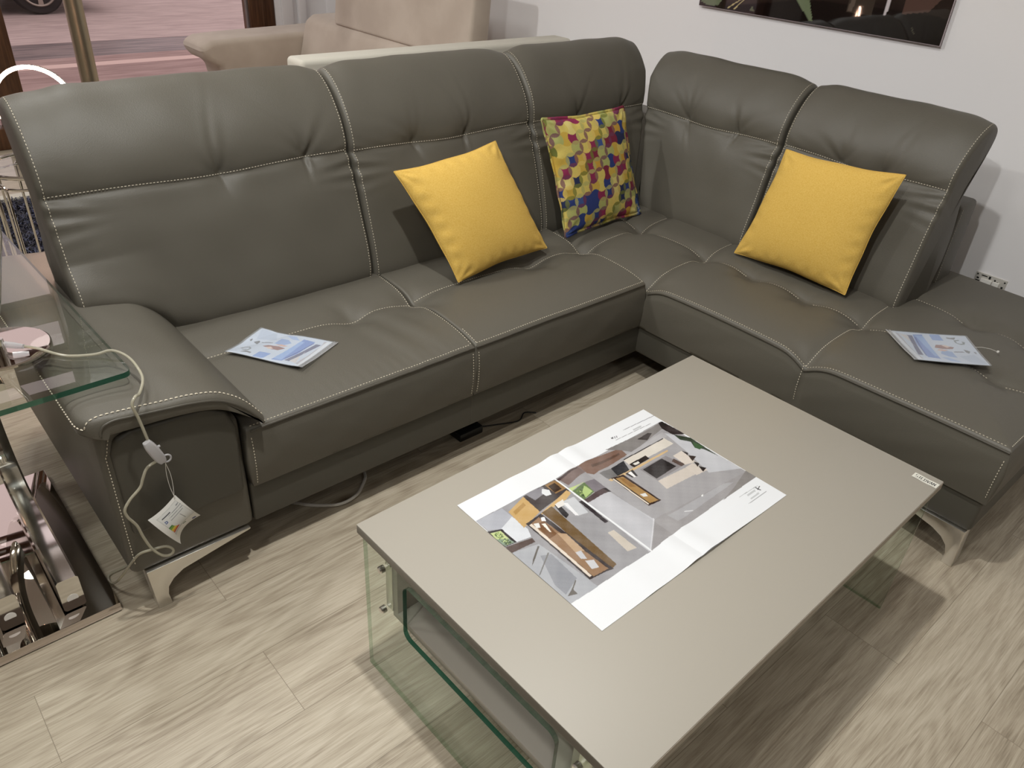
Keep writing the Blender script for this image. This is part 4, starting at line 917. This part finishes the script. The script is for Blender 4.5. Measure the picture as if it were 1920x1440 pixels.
# ================================================================== GLASS SIDE TABLE WITH MIRRORED BASE
st_ = thing('glass_side_table', 'glass side table with curved chrome bars on a mirrored base', 'table', (-.55, 2.1, 0))
mb = MB(); mb.box(-1.02, -.236, 1.757, 2.42, .004, .030); mb.build('mirror_base', M_MIRROR, st_, bevel=.0015)
mb = MB(); mb.box(-1.00, -.256, 1.777, 2.40, 0, .004); mb.build('base_pad', M_BLACK, st_, smooth=False)
def cbar(x0, w, y_end, top_y):
    path = catmull([(y_end, .083), (y_end + .14, .078), (2.10, .070), (2.26, .080), (2.365, .150), (2.405, .265), (2.395, .40), (2.33, .505), (2.21, .565), (2.05, .578), (top_y, .580)], 90)
    T = np.gradient(path, axis=0); T /= np.linalg.norm(T, axis=1, keepdims=True); N = np.stack([-T[:, 1], T[:, 0]], 1); cum = np.linspace(0, 1, len(path))
    h = np.interp(cum, [0, .2, .5, 1], [.048, .040, .033, .030]); vs = []; fs = []
    cor = [(-1, -1), (-.86, -1), (.86, -1), (1, -1), (1, -.9), (1, .9), (.86, 1), (-.86, 1), (-1, 1), (-1, .9)]
    sec = [(-w / 2, -.88), (-w / 2 + .005, -1), (w / 2 - .005, -1), (w / 2, -.88), (w / 2, .88), (w / 2 - .005, 1), (-w / 2 + .005, 1), (-w / 2, .88)]
    for i, (py, pz) in enumerate(path):
        for sx, sn in sec: vs.append((x0 + sx, py + N[i, 0] * h[i] * sn, pz + N[i, 1] * h[i] * sn))
    m = len(sec)
    for i in range(len(path) - 1):
        for k in range(m): fs.append((i * m + k, i * m + (k + 1) % m, (i + 1) * m + (k + 1) % m, (i + 1) * m + k))
    fs.append(tuple(range(m))); fs.append(tuple((len(path) - 1) * m + k for k in range(m)))
    b = MB(); b.add(vs, fs); o = b.build('curved_bar', M_POLISH, st_, ang=40)
    d = MB(); n = 20
    d.add([(x0 + .0 + .013 * math.cos(2 * math.pi * k / n), y_end - .0007, .068 + .013 * math.sin(2 * math.pi * k / n)) for k in range(n)] + [(x0 + .013 * math.cos(2 * math.pi * k / n), y_end + .0004, .068 + .013 * math.sin(2 * math.pi * k / n)) for k in range(n)],
          [tuple(range(n)), tuple(range(n, 2 * n))] + [(k, (k + 1) % n, n + (k + 1) % n, n + k) for k in range(n)])
    d.build('felt_dot', M_WHITEPL, o, smooth=False)
    return o
cbar(-.325, .050, 1.802, 1.95); cbar(-.455, .050, 1.830, 1.95); cbar(-.585, .050, 1.802, 1.95); cbar(-.715, .05, 1.83, 1.95)
for bx in (-.325, -.585): 
    d = MB(); d.lathe([(.016, .608), (.016, .6315)], bx, 2.0, 24); d.build('glass_disc_mount', M_POLISH, st_, ang=30)
# glass top, turned slightly
GZ = .645
def glass_top():
    c = [(-.077, 1.785), (-.107, 2.82), (-.95, 2.82), (-.95, 1.77)]; pts = []; r = .022
    for i, p in enumerate(c):
        a = Vector(c[i - 1]) - Vector(p); b = Vector(c[(i + 1) % 4]) - Vector(p); a.normalize(); b.normalize(); P0 = Vector(p) + a * r; P1 = Vector(p) + b * r
        for k in range(9): t = k / 8; pts.append(tuple(P0 * (1 - t) ** 2 + Vector(p) * 2 * t * (1 - t) + P1 * t * t))
    n = len(pts); mb = MB(); vs = [(x, y, GZ) for x, y in pts] + [(x, y, GZ - .013) for x, y in pts]
    mb.add(vs, [tuple(range(n)), tuple(range(n, 2 * n))[::-1]], 0); mb.add(vs, [(i, (i + 1) % n, n + (i + 1) % n, n + i) for i in range(n)], 1)
    return mb.build('glass_top', [M_GLASS_TOP, M_GEDGE], st_, smooth=False)
glass_top()

# desk lamp standing on the glass
dl = thing('table_lamp', 'chrome table lamp with a round mirror base on the glass side table', 'lamp', (-.275, 2.055, GZ))
mb = MB(); mb.lathe([(.098, GZ + .0005), (.100, GZ + .002), (.100, GZ + .007), (.097, GZ + .009), (.0, GZ + .0095)][:-1], -.275, 2.035, 64); mb.build('lamp_base', M_MIRROR, dl, ang=30)
mb = MB(); mb.tube([(-.288, 2.005, GZ + .009), (-.284, 2.005, GZ + .06), (-.262, 2.005, .76), (-.218, 2.005, .92), (-.205, 2.005, 1.02), (-.26, 2.005, 1.25), (-.33, 2.005, 1.30)], .0062, 14); 
stem = mb.build('lamp_stem', M_POLISH, dl)
mb = MB(); mb.tube([(-.279, 1.995, GZ + .009), (-.279, 1.995, GZ + .05)], .0075, 14); mb.build('stem_socket', M_POLISH, dl)
for a, b in (((-.270, 2.016, .668), (-.240, 1.975, .672)), ((-.266, 1.965, GZ + .018), (-.236, 1.957, GZ + .016))):
    mb = MB(); mb.tube([a, tuple((Vector(a) + Vector(b)) / 2), b], [.0075, .0072, .0050], 12); mb.build('cable_plug', M_CLEAR, dl)
# head, beyond the frame
mb = MB(); mb.lathe([(.010, 1.25), (.045, 1.265), (.075, 1.31), (.078, 1.32)], -.36, 2.005, 32); mb.build('lamp_head', M_POLISH, dl, ang=40)

def cab(pts, n, r, m, name, parent=None):
    mb = MB(); mb.tube([tuple(p) for p in catmull(pts, n)], r, 10); return mb.build(name, m, parent)
cable = thing('lamp_cable', 'clear lamp cable hanging from the glass side table down the armrest front', 'cable', (-.12, 1.68, .3))
c1 = [(-.240, 1.975, .672), (-.214, 1.972, GZ + .014), (-.190, 1.945, GZ + .006), (-.165, 1.915, GZ + .005), (-.120, 1.890, GZ + .006), (-.088, 1.872, GZ + .014), (-.066, 1.835, GZ + .006), (-.060, 1.79, .634), (-.070, 1.745, .634),
      (-.095, 1.692, .640), (-.110, 1.668, .650), (-.121, 1.662, .636), (-.115, 1.662, .600), (-.110, 1.660, .560), (-.106, 1.660, .528)]
cab(c1, 120, .0033, M_CABLE, 'cable_run', cable)
c2 = [(-.100, 1.660, .478), (-.122, 1.660, .470), (-.136, 1.660, .446), (-.146, 1.660, .425), (-.172, 1.660, .403), (-.187, 1.660, .382), (-.186, 1.660, .360), (-.172, 1.660, .325), (-.165, 1.660, .285), (-.154, 1.660, .243), (-.136, 1.657, .212),
      (-.118, 1.655, .205), (-.110, 1.655, .216), (-.122, 1.662, .229), (-.150, 1.672, .228), (-.178, 1.700, .205), (-.204, 1.74, .14), (-.224, 1.80, .06), (-.230, 1.86, .012), (-.222, 1.895, .005), (-.18, 1.90, .004), (-.12, 1.91, .004), (-.05, 1.98, .004)]
cab(c2, 170, .0033, M_CABLE, 'cable_run', cable)
c3 = [(-.232, 1.982, GZ + .010), (-.200, 1.965, GZ + .006), (-.170, 1.985, GZ + .004), (-.150, 2.01, GZ + .004)]
# inline switch
def switch():
    a = Vector((-.113, 1.655, .540)); b = Vector((-.088, 1.655, .474)); t = (b - a).normalized(); s = Vector((t.z, 0, -t.x)); f = Vector((0, -1, 0)); mb = MB(); vs = []; n = 9
    L = (b - a).length
    for k in range(n):
        q = k / (n - 1); w = .0125 * (1 - .35 * abs(2 * q - 1) ** 3); d = .010 * (1 - .4 * abs(2 * q - 1) ** 3); c = a + t * L * q
        vs += [c + s * w + f * d * .5, c + s * w * .75 + f * d, c - s * w * .75 + f * d, c - s * w + f * d * .5, c - s * w - f * d * .5, c - s * w * .75 - f * d, c + s * w * .75 - f * d, c + s * w - f * d * .5]
    fs = [tuple(range(8))[::-1], tuple((n - 1) * 8 + k for k in range(8))] + [(i * 8 + k, i * 8 + (k + 1) % 8, (i + 1) * 8 + (k + 1) % 8, (i + 1) * 8 + k) for i in range(n - 1) for k in range(8)]
    mb.add(vs, fs); o = mb.build('inline_switch', M_CLEAR, cable, bevel=.0012, ang=50)
    r = MB(); c = b - t * .002 - s * .010; r.tube([c + (s * math.cos(q) + t * math.sin(q)) * .0095 for q in np.linspace(0, 2 * math.pi, 20, endpoint=False)], .0022, 8, closed=True); r.build('switch_loop', M_CLEAR, o)
    k = MB(); c = a + t * .028 - s * .010; k.tube([c, c - s * .007 + t * .001], [.0035, .0025], 8); k.build('switch_screw', M_CLEAR, o)
switch()
# energy tag
TAG = [
 ((205,205,200),[(0.071,0.91),(0.089,0.166),(0.811,0.202),(0.703,0.996)]),
 ((226,226,222),[(0.088,0.901),(0.102,0.19),(0.782,0.228),(0.685,0.964)]),
 ((70,72,80),[(0.154,0.272),(0.156,0.585),(0.179,0.576),(0.179,0.263)]),
 ((130,132,136),[(0.15,0.809),(0.15,0.911),(0.167,0.907),(0.17,0.807)]),
 ((140,142,146),[(0.203,0.457),(0.21,0.935),(0.222,0.933),(0.217,0.451)]),
 ((140,142,146),[(0.261,0.432),(0.274,0.924),(0.288,0.922),(0.276,0.425)]),
 ((140,142,146),[(0.333,0.409),(0.332,0.878),(0.346,0.875),(0.346,0.405)]),
 ((150,150,150),[(0.389,0.717),(0.615,0.764),(0.62,0.743),(0.393,0.697)]),
 ((50,84,150),[(0.249,0.254),(0.263,0.331),(0.327,0.317),(0.319,0.237)]),
 ((226,226,222),[(0.272,0.266),(0.277,0.304),(0.305,0.292),(0.3,0.259)]),
 ((60,120,60),[(0.431,0.187),(0.429,0.33),(0.465,0.33),(0.472,0.189)]),
 ((120,160,60),[(0.472,0.189),(0.465,0.34),(0.529,0.363),(0.53,0.198)]),
 ((226,200,60),[(0.53,0.198),(0.523,0.371),(0.584,0.42),(0.59,0.208)]),
 ((224,140,50),[(0.59,0.208),(0.578,0.414),(0.623,0.461),(0.639,0.215)]),
 ((190,60,40),[(0.639,0.215),(0.603,0.456),(0.658,0.499),(0.679,0.213)]),
 ((150,150,150),[(0.716,0.218),(0.707,0.735),(0.726,0.734),(0.744,0.213)]),
 ((40,90,60),[(0.769,0.588),(0.78,0.68),(0.828,0.715),(0.82,0.609)]),
 ((36,52,120),[(0.881,0.844),(0.893,0.928),(0.966,0.935),(0.959,0.843)]),
]
tg = thing('paper_tag', 'white paper energy label hanging on a string from the cable switch', 'tag', (-.09, 1.652, .30))
A, B, C_, D_ = [np.array(p) for p in ((-.149, 1.652, .335), (-.079, 1.652, .371), (-.033, 1.652, .283), (-.091, 1.652, .226))]
def tag_fn(U, V):
    P = [A[k] * (1 - U) * (1 - V) + B[k] * (1 - U) * V + C_[k] * U * V + D_[k] * U * (1 - V) for k in range(3)]
    mid = 4 * U * (1 - U); bow = .010 * (4 * V * (1 - V))
    return P[0] - .004 * mid * (V - .5) * 0 + (-.018) * np.exp(-((U - 1) / .35) ** 2) * (4 * V * (1 - V)) * .9, P[1] - .012 * 4 * U * (1 - U) + .004 * V, P[2] + .012 * np.exp(-((U - 1) / .35) ** 2) * (4 * V * (1 - V)) - .006 * np.exp(-(U / .3) ** 2) * (4 * V * (1 - V))
sheet('tag_card', tag_fn, 120, 120, TAG, (236, 234, 228), M_PRINT, tg)
mb = MB(); mb.tube([tuple(p) for p in catmull([(-.081, 1.653, .364), (-.086, 1.655, .40), (-.087, 1.655, .44), (-.084, 1.655, .468)], 14)], .0006, 5)
mb.tube([tuple(p) for p in catmull([(-.083, 1.653, .362), (-.079, 1.655, .40), (-.079, 1.655, .435), (-.084, 1.655, .468)], 14)], .0006, 5)
mb.build('string', M_WHITEPL, tg)

# ================================================================== UNDER THE SOFA
o = cab([(.24, 1.93, .006), (.304, 1.846, .006), (.35, 1.80, .006), (.404, 1.769, .006), (.46, 1.775, .006), (.501, 1.804, .006), (.530, 1.835, .006), (.545, 1.88, .006), (.55, 1.95, .006)], 50, .005, M_GREYCABLE, 'power_cable')
tag(o, 'white power cable looping out from under the long side of the sofa', 'cable')
ps = thing('power_supply', 'small black power box with a wire under the sofa front', 'power supply', (.93, 1.84, 0))
mb = MB(); mb.box(.885, .985, 1.80, 1.86, .0, .03); mb.build('box', M_BLACK, ps, bevel=.004)
cab([(.985, 1.83, .006), (1.06, 1.80, .004), (1.13, 1.775, .004), (1.18, 1.80, .004), (1.215, 1.775, .004)], 30, .0022, M_BLACK, 'wire', ps)

# ================================================================== WALL: PICTURE AND SOCKET
PICY0, PICY1, PICZ0, PICZ1 = 1.426, 2.540, 1.203, 1.95
def yz2uv(p): return ((PICY1 - p[0]) / (PICY1 - PICY0), (p[1] - PICZ0) / (PICZ1 - PICZ0))
AR = [((26, 19, 18), [(0, 0), (1, 0), (1, .13), (.45, .12), (0, .16)]), ((46, 36, 32), [(0, .06), (.2, .04), (.42, .10), (.8, .16), (1, .12), (1, .30), (0, .30)])]
for c, p in [((120, 132, 104), [(2.539, 1.223), (2.412, 1.250), (2.436, 1.213), (2.496, 1.209)]), ((225, 205, 150), [(2.389, 1.209), (2.311, 1.262), (2.306, 1.262), (2.380, 1.209)]), ((225, 205, 150), [(2.352, 1.209), (2.296, 1.262), (2.292, 1.262), (2.347, 1.209)]),
             ((128, 140, 108), [(2.075, 1.30), (1.995, 1.29), (1.958, 1.212), (1.975, 1.214)]), ((70, 60, 52), [(1.827, 1.36), (1.715, 1.36), (1.719, 1.266), (1.824, 1.265)]),
             ((112, 98, 88), [(1.812, 1.36), (1.787, 1.36), (1.802, 1.27), (1.82, 1.27)]), ((98, 74, 66), [(1.60, 1.37), (1.44, 1.40), (1.502, 1.309), (1.601, 1.287)]),
             ((235, 225, 228), [(1.668, 1.36), (1.654, 1.36), (1.660, 1.277), (1.672, 1.274)]), ((110, 112, 90), [(2.270, 1.212), (2.258, 1.235), (2.243, 1.212)]), ((92, 88, 74), [(1.553, 1.257), (1.530, 1.227), (1.537, 1.228)]),
             ((120, 132, 104), [(2.3, 1.40), (2.10, 1.60), (1.9, 1.42), (2.05, 1.30)]), ((150, 60, 60), [(1.9, 1.55), (1.7, 1.8), (1.55, 1.6), (1.7, 1.45)]), ((170, 150, 110), [(2.4, 1.6), (2.2, 1.85), (2.1, 1.7)])]:
    AR.append((c, [yz2uv(q) for q in p]))
art = sheet('wall_picture', lambda U, V: (np.full_like(U, 2.828), PICY1 - U * (PICY1 - PICY0), PICZ0 + V * (PICZ1 - PICZ0)), 240, 170, AR, (40, 30, 28), M_ART, thick=.0005)
tag(art, 'dark glossy acrylic wall picture above the corner sofa', 'picture')
mb = MB(); mb.box(2.8286, 2.8340, PICY0 - .002, PICY1 + .002, PICZ0 - .002, PICZ1 + .002); mb.build('acrylic_panel', mat('pale_acrylic_edge', rgb(196, 180, 186), .1), art, bevel=.001)
for yy in (PICY0 + .1, PICY1 - .1):
    for zz in (PICZ0 + .1, PICZ1 - .1): mb = MB(); mb.box(2.834, 2.85, yy - .01, yy + .01, zz - .01, zz + .01); mb.build('wall_standoff', M_CHROME, art, smooth=False)
so = thing('wall_socket', 'white wall socket without cover plate beside the end of the sofa', 'socket', (2.85, .96, .44))
M_GALV = mat('pale_metal', rgb(212, 208, 200), .4, .3)
mb = MB(); mb.box(2.8455, 2.8499, .895, 1.012, .352, .440); mb.build('mounting_plate', M_GALV, so, bevel=.001)
mb = MB()
for a, b, c, d in ((.900, .916, .375, .402), (.990, 1.006, .380, .41), (.900, .905, .428, .433), (1.002, 1.007, .430, .435), (.955, .962, .425, .436), (.935, .941, .422, .430), (.903, .910, .405, .412), (.996, 1.004, .415, .421), (.968, .990, .431, .434), (.925, .931, .418, .424), (.906, .912, .36, .372), (.998, 1.006, .36, .37)): mb.box(2.8438, 2.8456, a, b, c, d)
mb.build('plate_slots', M_BLACK, so, smooth=False)
for a, b in ((.918, .943), (.945, .986)):
    mb = MB(); mb.box(2.834, 2.8455, a, b, .362, .423); mb.build('switch_module', M_WHITEPL, so, bevel=.002)

# ================================================================== BEHIND THE SOFA
bs = thing('beige_corner_sofa', 'beige suede corner sofa with a tall headrest standing behind the leather sofa', 'sofa', (2.1, 4.4, 0))
def soft(name, x0, x1, y0, y1, z0, z1, m, parent, bev=.04, seg=5):
    return rbox(name, x0, x1, y0, y1, z0, z1, m, parent, bev, seg)
soft('back_panel', 1.19, 2.80, 3.30, 3.44, .08, .945, M_CREAM, bs, .022)
soft('seat', 1.25, 2.45, 3.44, 5.25, .12, .46, M_SUEDE, bs, .05)
soft('seat', 1.80, 2.45, 5.22, 5.31, .12, .46, M_SUEDE, bs, .02)
# lower back cushion (sloping) and raised headrest along the wall
mb = MB(); mb.prism([(2.20, .40), (2.30, .78), (2.36, .815), (2.56, .82), (2.66, .76), (2.66, .40)], lambda a, b, d: (a, d, b), 3.52, 5.33); lb = mb.build('back_cushion', M_SUEDE, bs, bevel=.03, seg=4, ang=60)
mb = MB(); mb.prism([(2.318, .800), (2.372, 1.245), (2.40, 1.28), (2.46, 1.28), (2.49, 1.24), (2.46, .80)], lambda a, b, d: (a, d, b), 3.60, 4.98); mb.build('headrest', M_SUEDE, bs, bevel=.022, seg=4, ang=60)
soft('back_panel', 2.64, 2.80, 3.44, 5.70, .08, .74, M_SUEDE, bs, .03)
# arm at the far end: rounded scroll towards the front
ap = [(1.70, .52), (1.62, .56), (1.575, .61), (1.585, .655), (1.65, .682), (1.80, .690), (2.3, .705), (2.70, .72), (2.70, .30), (1.74, .30)]
mb = MB(); mb.prism(ap, lambda a, b, d: (a, d, b), 5.33, 5.66); ar = mb.build('armrest', M_SUEDE, bs, bevel=.035, seg=5, ang=60)
soft('base', 1.74, 2.72, 5.36, 5.64, .08, .32, M_SUEDE, bs, .03); soft('base', 1.28, 2.72, 3.5, 5.34, .06, .14, M_SUEDE, bs, .01)
for x, y in ((1.35, 3.5), (2.6, 3.6), (1.9, 5.5), (2.6, 5.55)):
    mb = MB(); mb.lathe([(.02, 0), (.024, .08)], x, y, 16); mb.build('leg', M_CHROME, bs, ang=30)

# brass-coloured metal pole
mb = MB(); mb.tube([(.545, 4.0, .02), (.545, 4.0, CEIL)], .036, 28); pl_ = mb.build('metal_pole', mat('aged_steel', rgb(178, 168, 148), .38, 1.0), ang=60)
tag(pl_, 'round brushed metal pole behind the sofa in front of the window', 'pole')
mb = MB(); mb.lathe([(.11, 0), (.11, .012), (.05, .02)], .545, 4.0, 32); mb.build('pole_flange', M_CHROME, pl_, ang=30)

# round wire table, ring lamp on it
wt = thing('wire_side_table', 'round chrome wire side table behind the armrest', 'table', (.16, 3.50, 0))
WTX, WTY = .17, 3.55
mb = MB(); mb.tube([(WTX + .17 * math.cos(a), WTY + .17 * math.sin(a), .600) for a in np.linspace(0, 2 * math.pi, 48, endpoint=False)], .008, 10, closed=True); mb.build('top_ring', M_POLISH, wt)
mb = MB(); mb.lathe([(.155, .596), (.155, .602)], WTX, WTY, 48); mb.build('glass_disc', M_GLASS_TOP, wt, smooth=False)
for k in range(9):
    a0 = 2 * math.pi * k / 9 + .25; r = .185; da = .13
    p = [(WTX + r * math.cos(a0 - da), WTY + r * math.sin(a0 - da), .006)]; p.append((WTX + r * math.cos(a0 - da), WTY + r * math.sin(a0 - da), .53))
    for q in np.linspace(0, math.pi, 9): p.append((WTX + r * math.cos(a0 - da * math.cos(q)), WTY + r * math.sin(a0 - da * math.cos(q)), .55 + .026 * math.sin(q)))
    p += [(WTX + r * math.cos(a0 + da), WTY + r * math.sin(a0 + da), .53), (WTX + r * math.cos(a0 + da), WTY + r * math.sin(a0 + da), .006)]
    mb = MB(); mb.tube(p, .0048, 8); mb.build('hairpin_wire', M_POLISH, wt)
for z in (.012, .56):
    mb = MB(); mb.tube([(WTX + .18 * math.cos(a), WTY + .18 * math.sin(a), z) for a in np.linspace(0, 2 * math.pi, 48, endpoint=False)], .005, 8, closed=True); mb.build('hoop', M_POLISH, wt)
rl_ = thing('ring_lamp', 'glowing round LED ring lamp behind the left end of the sofa', 'lamp', (.137, 3.12, .6))
M_LED = mat('led_strip', (1, .8, .6, 1), .4); bsdf(M_LED).inputs['Emission Color'].default_value = (1.0, .60, .42, 1); bsdf(M_LED).inputs['Emission Strength'].default_value = 60.0
rc = Vector((.135, 3.10, .918)); f = Vector((-.5, -.86, .0)).normalized(); sx = Vector((f.y, -f.x, 0)); up = Vector((0, 0, 1)); rr = .118
mb = MB(); mb.tube([rc + (sx * math.cos(a) + up * math.sin(a)) * rr for a in np.linspace(0, 2 * math.pi, 72, endpoint=False)], .0060, 10, closed=True); mb.build('light_ring', M_LED, rl_)
mb = MB(); mb.tube([rc - f * .009 + (sx * math.cos(a) + up * math.sin(a)) * (rr + .001) for a in np.linspace(0, 2 * math.pi, 72, endpoint=False)], .0055, 8, closed=True); mb.build('ring_frame', M_POLISH, rl_)
mb = MB(); mb.tube([rc - up * (rr + .006), Vector((rc.x, rc.y, .02))], .006, 12); mb.build('lamp_stem', M_POLISH, rl_)
mb = MB(); mb.lathe([(.10, 0), (.10, .014), (.02, .022)], rc.x, rc.y, 40); mb.build('lamp_base', M_POLISH, rl_, ang=30)

# shaggy dark rug
rug = thing('shaggy_rug', 'dark navy shaggy rug on the floor behind the sofa', 'rug', (.1, 4.4, 0))
mb = MB(); mb.box(-.95, .40, 3.78, 4.95, .001, .014); mb.build('rug_backing', mat('rug_backing', rgb(34, 34, 48), .95), rug)
M_PILE = mat('navy_pile', rgb(74, 78, 118), .6); mottle(M_PILE, rgb(16, 14, 20), rgb(92, 96, 126), 40, .45, .70)
def pile():
    r = np.random.default_rng(3); N_ = 7500; vs = []; fs = []
    for i in range(N_):
        x = -.95 + 1.35 * r.random(); y = 3.79 + 1.14 * r.random()
        if x < -.35 and r.random() < .6: continue
        a = r.random() * 6.28; L = .022 + .02 * r.random(); w = .0028; dx, dy = math.cos(a), math.sin(a); n = len(vs); sx_, sy_ = -dy * w, dx * w
        h = .016 + .02 * r.random(); b = r.normal(0, .4)
        for t in (0, .5, 1): vs += [(x + dx * L * t + sx_ + dy * b * L * t * t, y + dy * L * t + sy_ - dx * b * L * t * t, .012 + h * math.sin(t * 2.4)), (x + dx * L * t - sx_ + dy * b * L * t * t, y + dy * L * t - sy_ - dx * b * L * t * t, .012 + h * math.sin(t * 2.4))]
        fs += [(n, n + 2, n + 3, n + 1), (n + 2, n + 4, n + 5, n + 3)]
    m = MB(); m.add(vs, fs); o = m.build('rug_pile', M_PILE, rug, smooth=False); o['kind'] = 'stuff'
pile()
mb = MB(); mb.box(-.95, .40, 4.95, 5.02, .001, .03); mb.build('rug_border', M_CREAM, rug, bevel=.003)

# ================================================================== CAR ACROSS THE STREET
car = thing('parked_car', 'car parked at the far side of the street, seen through the window', 'car', (3.6, 13.3, -.15))
M_CARP = mat('grey_car_paint', rgb(186, 180, 172), .3, .4, Coat_Weight=.8); M_TYRE = mat('tyre_rubber', rgb(38, 32, 32), .8); M_RIM = mat('alloy_rim', rgb(168, 160, 150), .3, .8); M_CGL = mat('car_window', rgb(24, 26, 30), .05)
X0 = -.97
sp = [(0, .28), (.02, .50), (.10, .66), (.9, .86), (1.35, 1.36), (1.6, 1.44), (2.8, 1.46), (3.5, 1.05), (4.1, .98), (4.22, .75), (4.25, .35), (4.15, .22)]
def arch(cx): return [(cx + .36 * math.cos(a), .30 + .36 * math.sin(a)) for a in np.linspace(-.2, math.pi + .2, 14)]
bot = [(3.75, .2)] + [p for p in arch(3.35) if p[1] > .19] + [(2.9, .19), (1.4, .19)] + [p for p in arch(.86) if p[1] > .19] + [(.45, .2), (.06, .22)]
prof = sp + bot
mb = MB(); mb.prism(prof, lambda a, b, d: (X0 + a, d, b - .15), 12.50, 14.15); mb.build('car_body', M_CARP, car, bevel=.03, seg=3, ang=50)
for wpoly in ([(1.02, .90), (1.40, 1.33), (1.62, 1.38), (2.0, 1.38), (2.0, .92)], [(2.08, .92), (2.08, 1.38), (2.75, 1.38), (3.35, 1.05), (3.3, .94)]):
    mb = MB(); mb.prism(wpoly, lambda a, b, d: (X0 + a, d, b - .15), 12.494, 12.51); mb.build('car_window', M_CGL, car, bevel=.004)
mb = MB(); mb.box(X0 + .01, X0 + .12, 12.56, 12.85, .42, .55); mb.build('headlight', M_CLEAR, car, bevel=.02)
for wx in (X0 + .86, X0 + 3.35):
    for wy, sgn in ((12.52, -1), (13.93, 1)):
        def wl(prof, name, m, parent):
            n = 48; vs = []; fs = []
            for r, d in prof:
                for k in range(n): a = 2 * math.pi * k / n; vs.append((wx + r * math.cos(a), wy + d, .165 + r * math.sin(a)))
            for i in range(len(prof) - 1):
                for k in range(n): fs.append((i * n + k, i * n + (k + 1) % n, (i + 1) * n + (k + 1) % n, (i + 1) * n + k))
            fs.append(tuple(range(n))); fs.append(tuple((len(prof) - 1) * n + k for k in range(n))); b = MB(); b.add(vs, fs); return b.build(name, m, parent, ang=40)
        w = wl([(.20, .0), (.29, -.0), (.312, .02), (.315, .10), (.312, .18), (.29, .20), (.2, .20)], 'wheel', M_TYRE, car)
        if sgn < 0:
            b = MB(); b.tube([(wx + .205 * math.cos(a), wy - .004, .165 + .205 * math.sin(a)) for a in np.linspace(0, 6.283, 40, endpoint=False)], .016, 8, closed=True)
            for k in range(5):
                a = 2 * math.pi * k / 5 - math.pi / 2; a1 = a - .16; a2 = a + .16
                b.prism([(.03 * math.cos(a1 - .5), .03 * math.sin(a1 - .5)), (.2 * math.cos(a1), .2 * math.sin(a1)), (.2 * math.cos(a2), .2 * math.sin(a2)), (.03 * math.cos(a2 + .5), .03 * math.sin(a2 + .5))], lambda p, q, d: (wx + p, d, .165 + q), wy - .012, wy + .004)
            b.build('rim', M_RIM, w, smooth=False)

# ================================================================== CEILING LIGHTS
M_LAMP = mat('lamp_diffuser', (1, 1, 1, 1), .5); bsdf(M_LAMP).inputs['Emission Color'].default_value = LAMP_COL + (1,); bsdf(M_LAMP).inputs['Emission Strength'].default_value = 9.0
for i, (x, y) in enumerate(LAMP_XY):
    t = thing('ceiling_light', 'round white recessed ceiling spotlight', 'ceiling light', (x, y, CEIL), 'recessed ceiling spotlights')
    mb = MB(); mb.lathe([(.095, CEIL - .012), (.10, CEIL - .010), (.105, CEIL - .0005)], x, y, 32); mb.build('light_frame', M_WHITEPL, t, ang=30)
    mb = MB(); mb.lathe([(.08, CEIL - .016), (.08, CEIL - .012)], x, y, 32); mb.build('diffuser', M_LAMP, t, smooth=False)
    ld = bpy.data.lights.new('spot_bulb', 'AREA'); ld.shape = 'DISK'; ld.size = .10 if i == 0 else .42; ld.energy = LAMP_POWER * (2.1 if i == 0 else 1.0); ld.color = LAMP_COL; ld.spread = math.radians(140)
    lo = bpy.data.objects.new('spot_bulb', ld); COL.objects.link(lo); lo.location = (0, 0, -.02); lo.parent = t

# unseen ceiling spots added to brighten the white wall; first follows the headrest shadow
for (x, y), tgt, e in (((-1.5, .5), (2.85, 1.0, 1.05), 130), ((-1.0, 3.3), (2.85, 3.4, 1.3), 110)):
    t = thing('wall_wash_spot', 'white ceiling track spotlight ' + ('added out of view to brighten the wall, nearest the shop window' if y > 2 else 'farthest from the shop window'), 'spotlight', (x, y, CEIL), 'track spotlights')
    d = (Vector(tgt) - Vector((x, y, CEIL - .08))).normalized()
    mb = MB(); mb.box(x - .05, x + .05, y - .02, y + .02, CEIL - .02, CEIL - .0005); mb.build('track_mount', M_WHITEPL, t, bevel=.003)
    c = Vector((x, y, CEIL - .08)); mb = MB(); mb.tube([c - d * .07, c - d * .06, c + d * .05], [.025, .035, .04], 24, caps=True); mb.build('spot_head', M_WHITEPL, t, ang=40)
    mb = MB(); mb.tube([Vector((x, y, CEIL - .02)), c - d * .03], .007, 10); mb.build('spot_arm', M_WHITEPL, t)
    ld = bpy.data.lights.new('wall_wash_bulb', 'SPOT'); ld.energy = e; ld.spot_size = math.radians(95); ld.spot_blend = .8; ld.shadow_soft_size = .05; ld.color = LAMP_COL
    lo = bpy.data.objects.new('wall_wash_bulb', ld); COL.objects.link(lo); lo.parent = t; lo.location = (c + d * .06) - Vector((x, y, CEIL)); lo.rotation_euler = d.to_track_quat('-Z', 'Y').to_euler()
